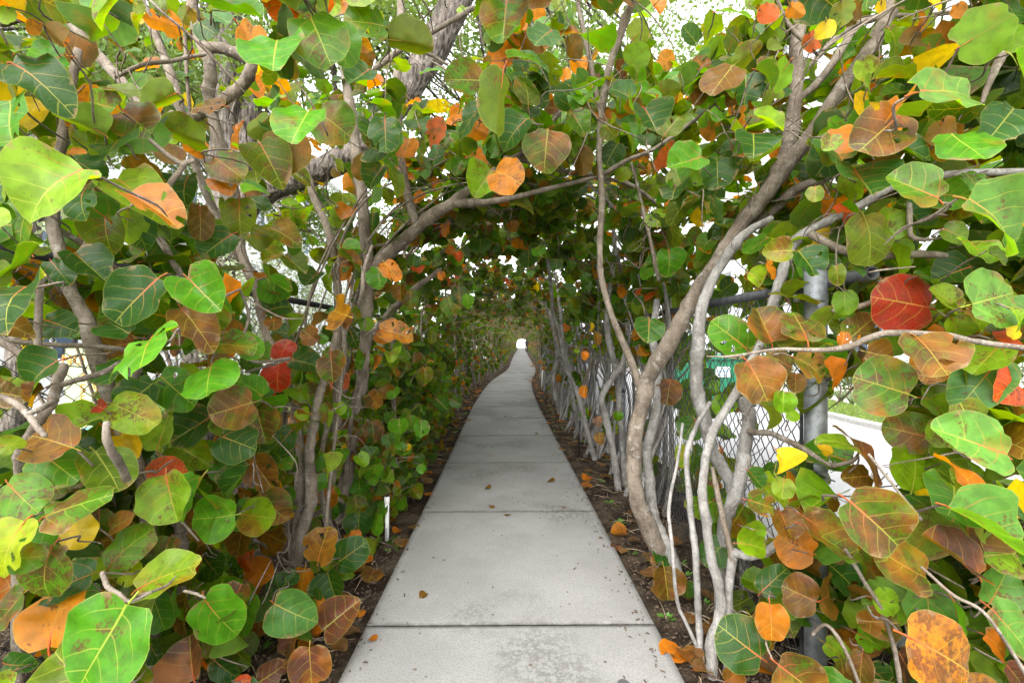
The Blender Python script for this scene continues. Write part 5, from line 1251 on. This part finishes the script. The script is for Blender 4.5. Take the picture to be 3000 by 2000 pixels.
oak('leaning rough-barked tree with dark furrowed trunk and fine bright leaves above the hedge',
    [[(560, 1380, 5.2, 120), (600, 1000, 5.2, 100), (690, 640, 5.2, 95), (780, 560, 5.1, 75), (880, 520, 5.0, 72), (980, 480, 5.0, 70), (1080, 410, 5.0, 72), (1180, 280, 5.0, 80), (1270, 140, 5.0, 88), (1345, -30, 5.0, 92), (1400, -300, 5.0, 80)],
     [(620, 900, 5.3, 80), (650, 600, 5.4, 78), (662, 280, 5.4, 74), (668, 60, 5.4, 72), (670, -200, 5.4, 60)],
     [(690, 620, 5.3, 60), (722, 400, 5.5, 58), (755, 260, 5.6, 54), (860, 100, 5.8, 46), (960, -100, 6.0, 40)]],
    [(x, y, z, r_) for x, y, z, r_ in [(-2.6, 6.2, 6.2, 1.3), (-1.2, 6.8, 6.4, 1.3), (.3, 7.2, 6.0, 1.3), (1.4, 7.6, 6.6, 1.2), (-3.8, 6.6, 5.6, 1.2), (-2.4, 7.6, 5.2, 1.1), (-.5, 8.4, 5.4, 1.2), (.9, 8.6, 5.2, 1.1), (-1.4, 5.2, 5.4, .9), (-3.2, 5.4, 4.8, .9), (.2, 5.6, 5.2, .9), (2.2, 9, 5.8, 1.2), (3.2, 8.2, 6.6, 1.3), (-2.0, 9.4, 4.2, 1.1), (.6, 10, 4.4, 1.1), (2.6, 10.6, 4.8, 1.2)]], 34000, 61, (-3.6, 5.2, 0))
oak('second fine-leaved tree standing behind the hedge above the black fence',
    [[(30, 1500, 5.2, 60), (60, 900, 5.3, 52), (120, 500, 5.4, 46), (150, 200, 5.5, 40), (160, -100, 5.6, 30)], [(110, 560, 5.4, 34), (240, 300, 5.7, 28), (330, 60, 6.0, 22)]],
    [(x, y, z, r_) for x, y, z, r_ in [(-5.6, 5.6, 5.6, 1.1), (-4.6, 6.2, 5.0, 1.0), (-6.4, 6.6, 5.0, 1.1), (-5.2, 7.0, 6.2, 1.2), (-4.4, 5.0, 4.6, .8), (-6.6, 5.2, 4.3, .9), (-5.0, 8.0, 4.6, 1.1), (-3.9, 8.6, 3.9, .9), (-7.4, 8, 5.6, 1.2)]], 26000, 62, (-5.6, 5.25, 0))

# ------------------------------------------------------------------ things along the path
def riser(x, y, h, r_, mat, label, nozzle=True, tilt=(0, 0)):
    root = tag(empty('sprinkler_riser', (x, y, 0)), label, 'sprinkler')
    tx, ty = tilt
    top = np.array([tx * h, ty * h, h])
    m = MB(); m.tube([(0, 0, -.03), tuple(top * .5), tuple(top)], r_, 14); o = m.build('pipe', mat, root, True)
    m = MB(); m.tube([tuple(top - [0, 0, .045]), tuple(top - [0, 0, .04]), tuple(top + [0, 0, .002]), tuple(top + [0, 0, .006])], [r_ * 1.05, r_ * 1.28, r_ * 1.28, r_ * 1.0], 14); m.build('collar', mat, root, True)
    if nozzle:
        m = MB(); m.tube([tuple(top + [0, 0, .0065]), tuple(top + [0, 0, .05]), tuple(top + [0, 0, .055]), tuple(top + [0, 0, .075])], [r_ * .8, r_ * .8, r_ * .95, r_ * .9], 14); m.build('nozzle', M_PLASTIC, root, True)
    if mat is M_PVC:
        for k in range(7):
            m = MB(); z = .03 + k * .012; m.box(-.006, .004 if k % 2 else .006, -r_ - .0015, -r_ + .004, z, z + .006); m.build('print', M_PRINT, o)
riser(-.935, 3.32, .335, .0155, M_PVC, 'white plastic sprinkler pipe standing in the soil beside the nearest path slabs')
riser(-1.19, 6.7, .30, .0155, M_PVC, 'white sprinkler pipe among the low leaves farther along the hedge')
riser(.865, 5.75, .47, .013, M_PLASTIC, 'black sprinkler riser at the foot of the pale stems', False, (.03, 0))
riser(.80, 10.4, .52, .013, M_PLASTIC, 'thin black sprinkler riser farther along beside the white pipe', False)
riser(.90, 13.6, .62, .018, M_PVC, 'tall white sprinkler pipe leaning by the stems down the path', False, (.06, 0))

# fallen leaves
FALL = [(hs_mesh) for hs_mesh in []]
dry = [leaf_shape(700 + i, 30, 3, .25 if i % 2 else 0, .35 + .2 * (i % 3)) for i in range(8)]
dry_me = [mesh_np('fallen_leaf', d[0], d[1], M_LEAF, True, d[2], None, d[3]) for d in dry]
def fallen(px, py, size, code, label=None, yaw=0.0, k=0, group=None, z=None):
    d = EYE * FPX / (py - 1000) * (1 - .03); x = (px - 1500) / FPX * d
    on = abs(x - float(xc(d))) < HALF - .01
    o = link('fallen_leaf', dry_me[k % 8]); o.location = (x, d, (.052 if on else .035) + size * .06); o.scale = (size, size, size * .38); o.rotation_euler = (.08 * math.sin(k * 3), .1 * math.cos(k * 2), yaw)
    o.color = colour(code, hr)
    tag(o, label, 'fallen leaf', group)
fallen(1622, 1412, .075, 'n', 'curled orange brown leaf lying on the path slab beside the black riser', .9, 1)
fallen(1238, 1432, .10, 'o', 'bright orange fallen leaf at the path edge near the white sprinkler pipe', 2.2, 2)
fallen(1190, 1592, .06, 'n', 'small folded brown leaf on the path edge beside the white sprinkler pipe', .3, 3)
fallen(1060, 1665, .10, 'o', 'tan fallen leaf on the soil under the lowest green leaves', 1.2, 4)
fallen(1248, 1740, .05, 'n', 'narrow brown leaf lying on the large front slab', 2.6, 5)
fallen(1100, 1880, .045, 'o', 'pale tan leaf scrap at the near corner of the front slab', 1.0, 6)
fr_ = np.random.default_rng(77)
for k in range(26):
    d = fr_.uniform(3, 15); u = fr_.uniform(-.7, .72)
    if fr_.random() < .4: u = fr_.uniform(.45, .74)
    px = 1500 + (float(xc(d)) + u) * FPX / d; py = 1000 + EYE * FPX / d
    fallen(px, py + 6, fr_.uniform(.025, .06), fr_.choice(list('tndtd')), 'small dry leaf scrap scattered on the concrete path', fr_.uniform(0, 6), k, 'dry leaf scraps on the path')
for k in range(250):
    d = 2.0 + 14 * fr_.random() ** 1.4; u = fr_.choice([-1, 1]) * fr_.uniform(.76, 1.3)
    px = 1500 + (float(xc(d)) + u) * FPX / d; py = 1000 + EYE * FPX / d
    fallen(px, py, fr_.uniform(.05, .13), fr_.choice(list('ttntdto')), 'dry fallen leaf on the dark soil under the sea grape bushes', fr_.uniform(0, 6), k, 'dry leaves on the soil')
# leaf drift along the far path edge
for k in range(70):
    d = fr_.uniform(16, 34); u = fr_.uniform(.55, .95)
    px = 1500 + (float(xc(d)) + u) * FPX / d; py = 1000 + EYE * FPX / d
    fallen(px, py, fr_.uniform(.07, .12), fr_.choice(list('tnnto')), 'dry orange leaf in the drift along the far path edge', fr_.uniform(0, 6), k, 'leaf drift along the far path edge')

# litter: bark chips and twigs too small to pick apart
def chips(name, n, seed, ylo, yhi, sides, z0=.022):
    r = np.random.default_rng(seed)
    y = ylo + (yhi - ylo) * r.random(n) ** 1.8; u = np.array([r.uniform(*sides[i]) for i in r.integers(0, len(sides), n)])
    x = xc(y) + u; z = np.full(n, z0) + r.random(n) * (.02 if z0 < .04 else .002)
    a = r.uniform(0, 6.283, n); L = r.uniform(.003, .012, n); W = r.uniform(.0015, .004, n)
    t = np.stack([np.cos(a), np.sin(a), r.normal(0, .25, n)], -1) * L[:, None]; s = np.stack([-np.sin(a), np.cos(a), r.normal(0, .3, n)], -1) * W[:, None]; h = np.array([0, 0, .004])
    c = np.stack([x, y, z], -1)
    v = np.stack([c - t - s, c + t - s, c + t + s, c - t + s, c + h * 1.5], 1).reshape(-1, 3)
    i = np.arange(n)[:, None] * 5
    f = np.concatenate([i + [[0, 1, 4]], i + [[1, 2, 4]], i + [[2, 3, 4]], i + [[3, 0, 4]]])
    return tag(link(name, mesh_np(name, v, f, M_MULCH)), 'brown bark chips and leaf litter covering the soil beside the path' if z0 < .04 else 'fine brown crumbs of litter scattered over the concrete path', 'litter', kind='stuff')
chips('litter', 26000, 5, 1.6, 16, [(-1.7, -.78), (.78, 1.5), (-3.1, -1.7)])
chips('litter', 800, 15, 1.6, 30, [(-.74, -.66), (.64, .74), (.55, .74), (-.7, .7)], .050)
# twiglets on the soil
T = Tubes(); r = np.random.default_rng(6)
for k in range(420):
    y = 1.7 + 10 * r.random() ** 1.6; u = r.choice([-1, 1]) * r.uniform(.79, 1.4); a = r.uniform(0, 6.283); L = r.uniform(.05, .22)
    p = np.array([float(xc(y)) + u, y, .035]); d = np.array([math.cos(a), math.sin(a), 0]) * L
    if abs(p[0] + d[0] - float(xc(y))) < .78: d[0] = -d[0]
    T.add(np.array([p, p + d * .5 + [0, 0, .012], p + d]), [.0028, .0024, .0015], 4)
tag(link('twig_litter', T.mesh('twig_litter', M_TWIG)), 'thin dry twigs strewn on the soil beside the path', 'litter', kind='stuff')
# small weeds
def weed(x, y, s, seed):
    r = np.random.default_rng(seed); v = []; f = []; n0 = 0
    for k in range(10):
        a = r.uniform(0, 6.283); L = s * r.uniform(.5, 1); d = np.array([math.cos(a), math.sin(a), r.uniform(.2, 1.0)]); d = unit(d) * L; p = np.array([-math.sin(a), math.cos(a), 0]) * L * .32
        st = d * .35
        v += [st, st + d * .5 + p, st + d, st + d * .5 - p]; f.append([n0, n0 + 1, n0 + 2, n0 + 3]); n0 += 4
    return mesh_np('weed', v, f, M_WEED)
wm = [weed(0, 0, .05, 80 + i) for i in range(4)]
for k in range(60):
    y = 2.0 + 9 * fr_.random() ** 1.5; u = fr_.choice([-1, 1, 1]) * fr_.uniform(.80, 1.25)
    o = link('weed', wm[k % 4]); o.location = (float(xc(y)) + u, y, .02); o.rotation_euler = (0, 0, fr_.uniform(0, 6)); o.scale = (fr_.uniform(.5, 1.3),) * 3
    tag(o, 'tiny green weed sprouting from the soil beside the path', 'weed', 'small weeds in the soil strip')

# ------------------------------------------------------------------ a person far down the path, half behind the leaves
def person(x, y):
    me = bpy.data.meshes.new('person')
    V = [(0, 0, .95), (0, 0, 1.15), (0, 0, 1.40), (0, 0, 1.50), (0, -.01, 1.60), (0, -.01, 1.72),
         (-.19, 0, 1.40), (-.24, .02, 1.13), (-.22, -.06, .88), (.19, 0, 1.40), (.24, .02, 1.13), (.22, -.06, .88),
         (-.09, 0, .90), (-.10, -.05, .50), (-.10, .02, .09), (-.10, -.12, .04), (.09, 0, .90), (.09, .06, .50), (.09, .16, .10), (.09, .03, .04)]
    E = [(0, 1), (1, 2), (2, 3), (3, 4), (4, 5), (2, 6), (6, 7), (7, 8), (2, 9), (9, 10), (10, 11), (0, 12), (12, 13), (13, 14), (14, 15), (0, 16), (16, 17), (17, 18), (18, 19)]
    R = [.15, .13, .15, .055, .095, .09, .065, .045, .035, .065, .045, .035, .095, .065, .045, .04, .095, .065, .045, .04]
    me.from_pydata(V, E, []); me.materials.append(M_CLOTH)
    o = link('person', me); o.location = (x, y, .045)
    sk = o.modifiers.new('skin', 'SKIN')
    for i, rr in enumerate(R): me.skin_vertices[0].data[i].radius = (rr, rr)
    me.skin_vertices[0].data[0].use_root = True
    sb = o.modifiers.new('sub', 'SUBSURF'); sb.levels = 1; sb.render_levels = 1
    tag(o, 'person in dark clothes walking at the far end of the tunnel', 'person')
    m = MB()
    pts = [(0, -.005, z) for z in (1.63, 1.70, 1.76, 1.80, 1.815)]
    m.tube(pts, [.10, .112, .10, .065, .02], 12); m.build('hair', M_HAIR, o, True)
person(float(xc(58)) + .70, 58)
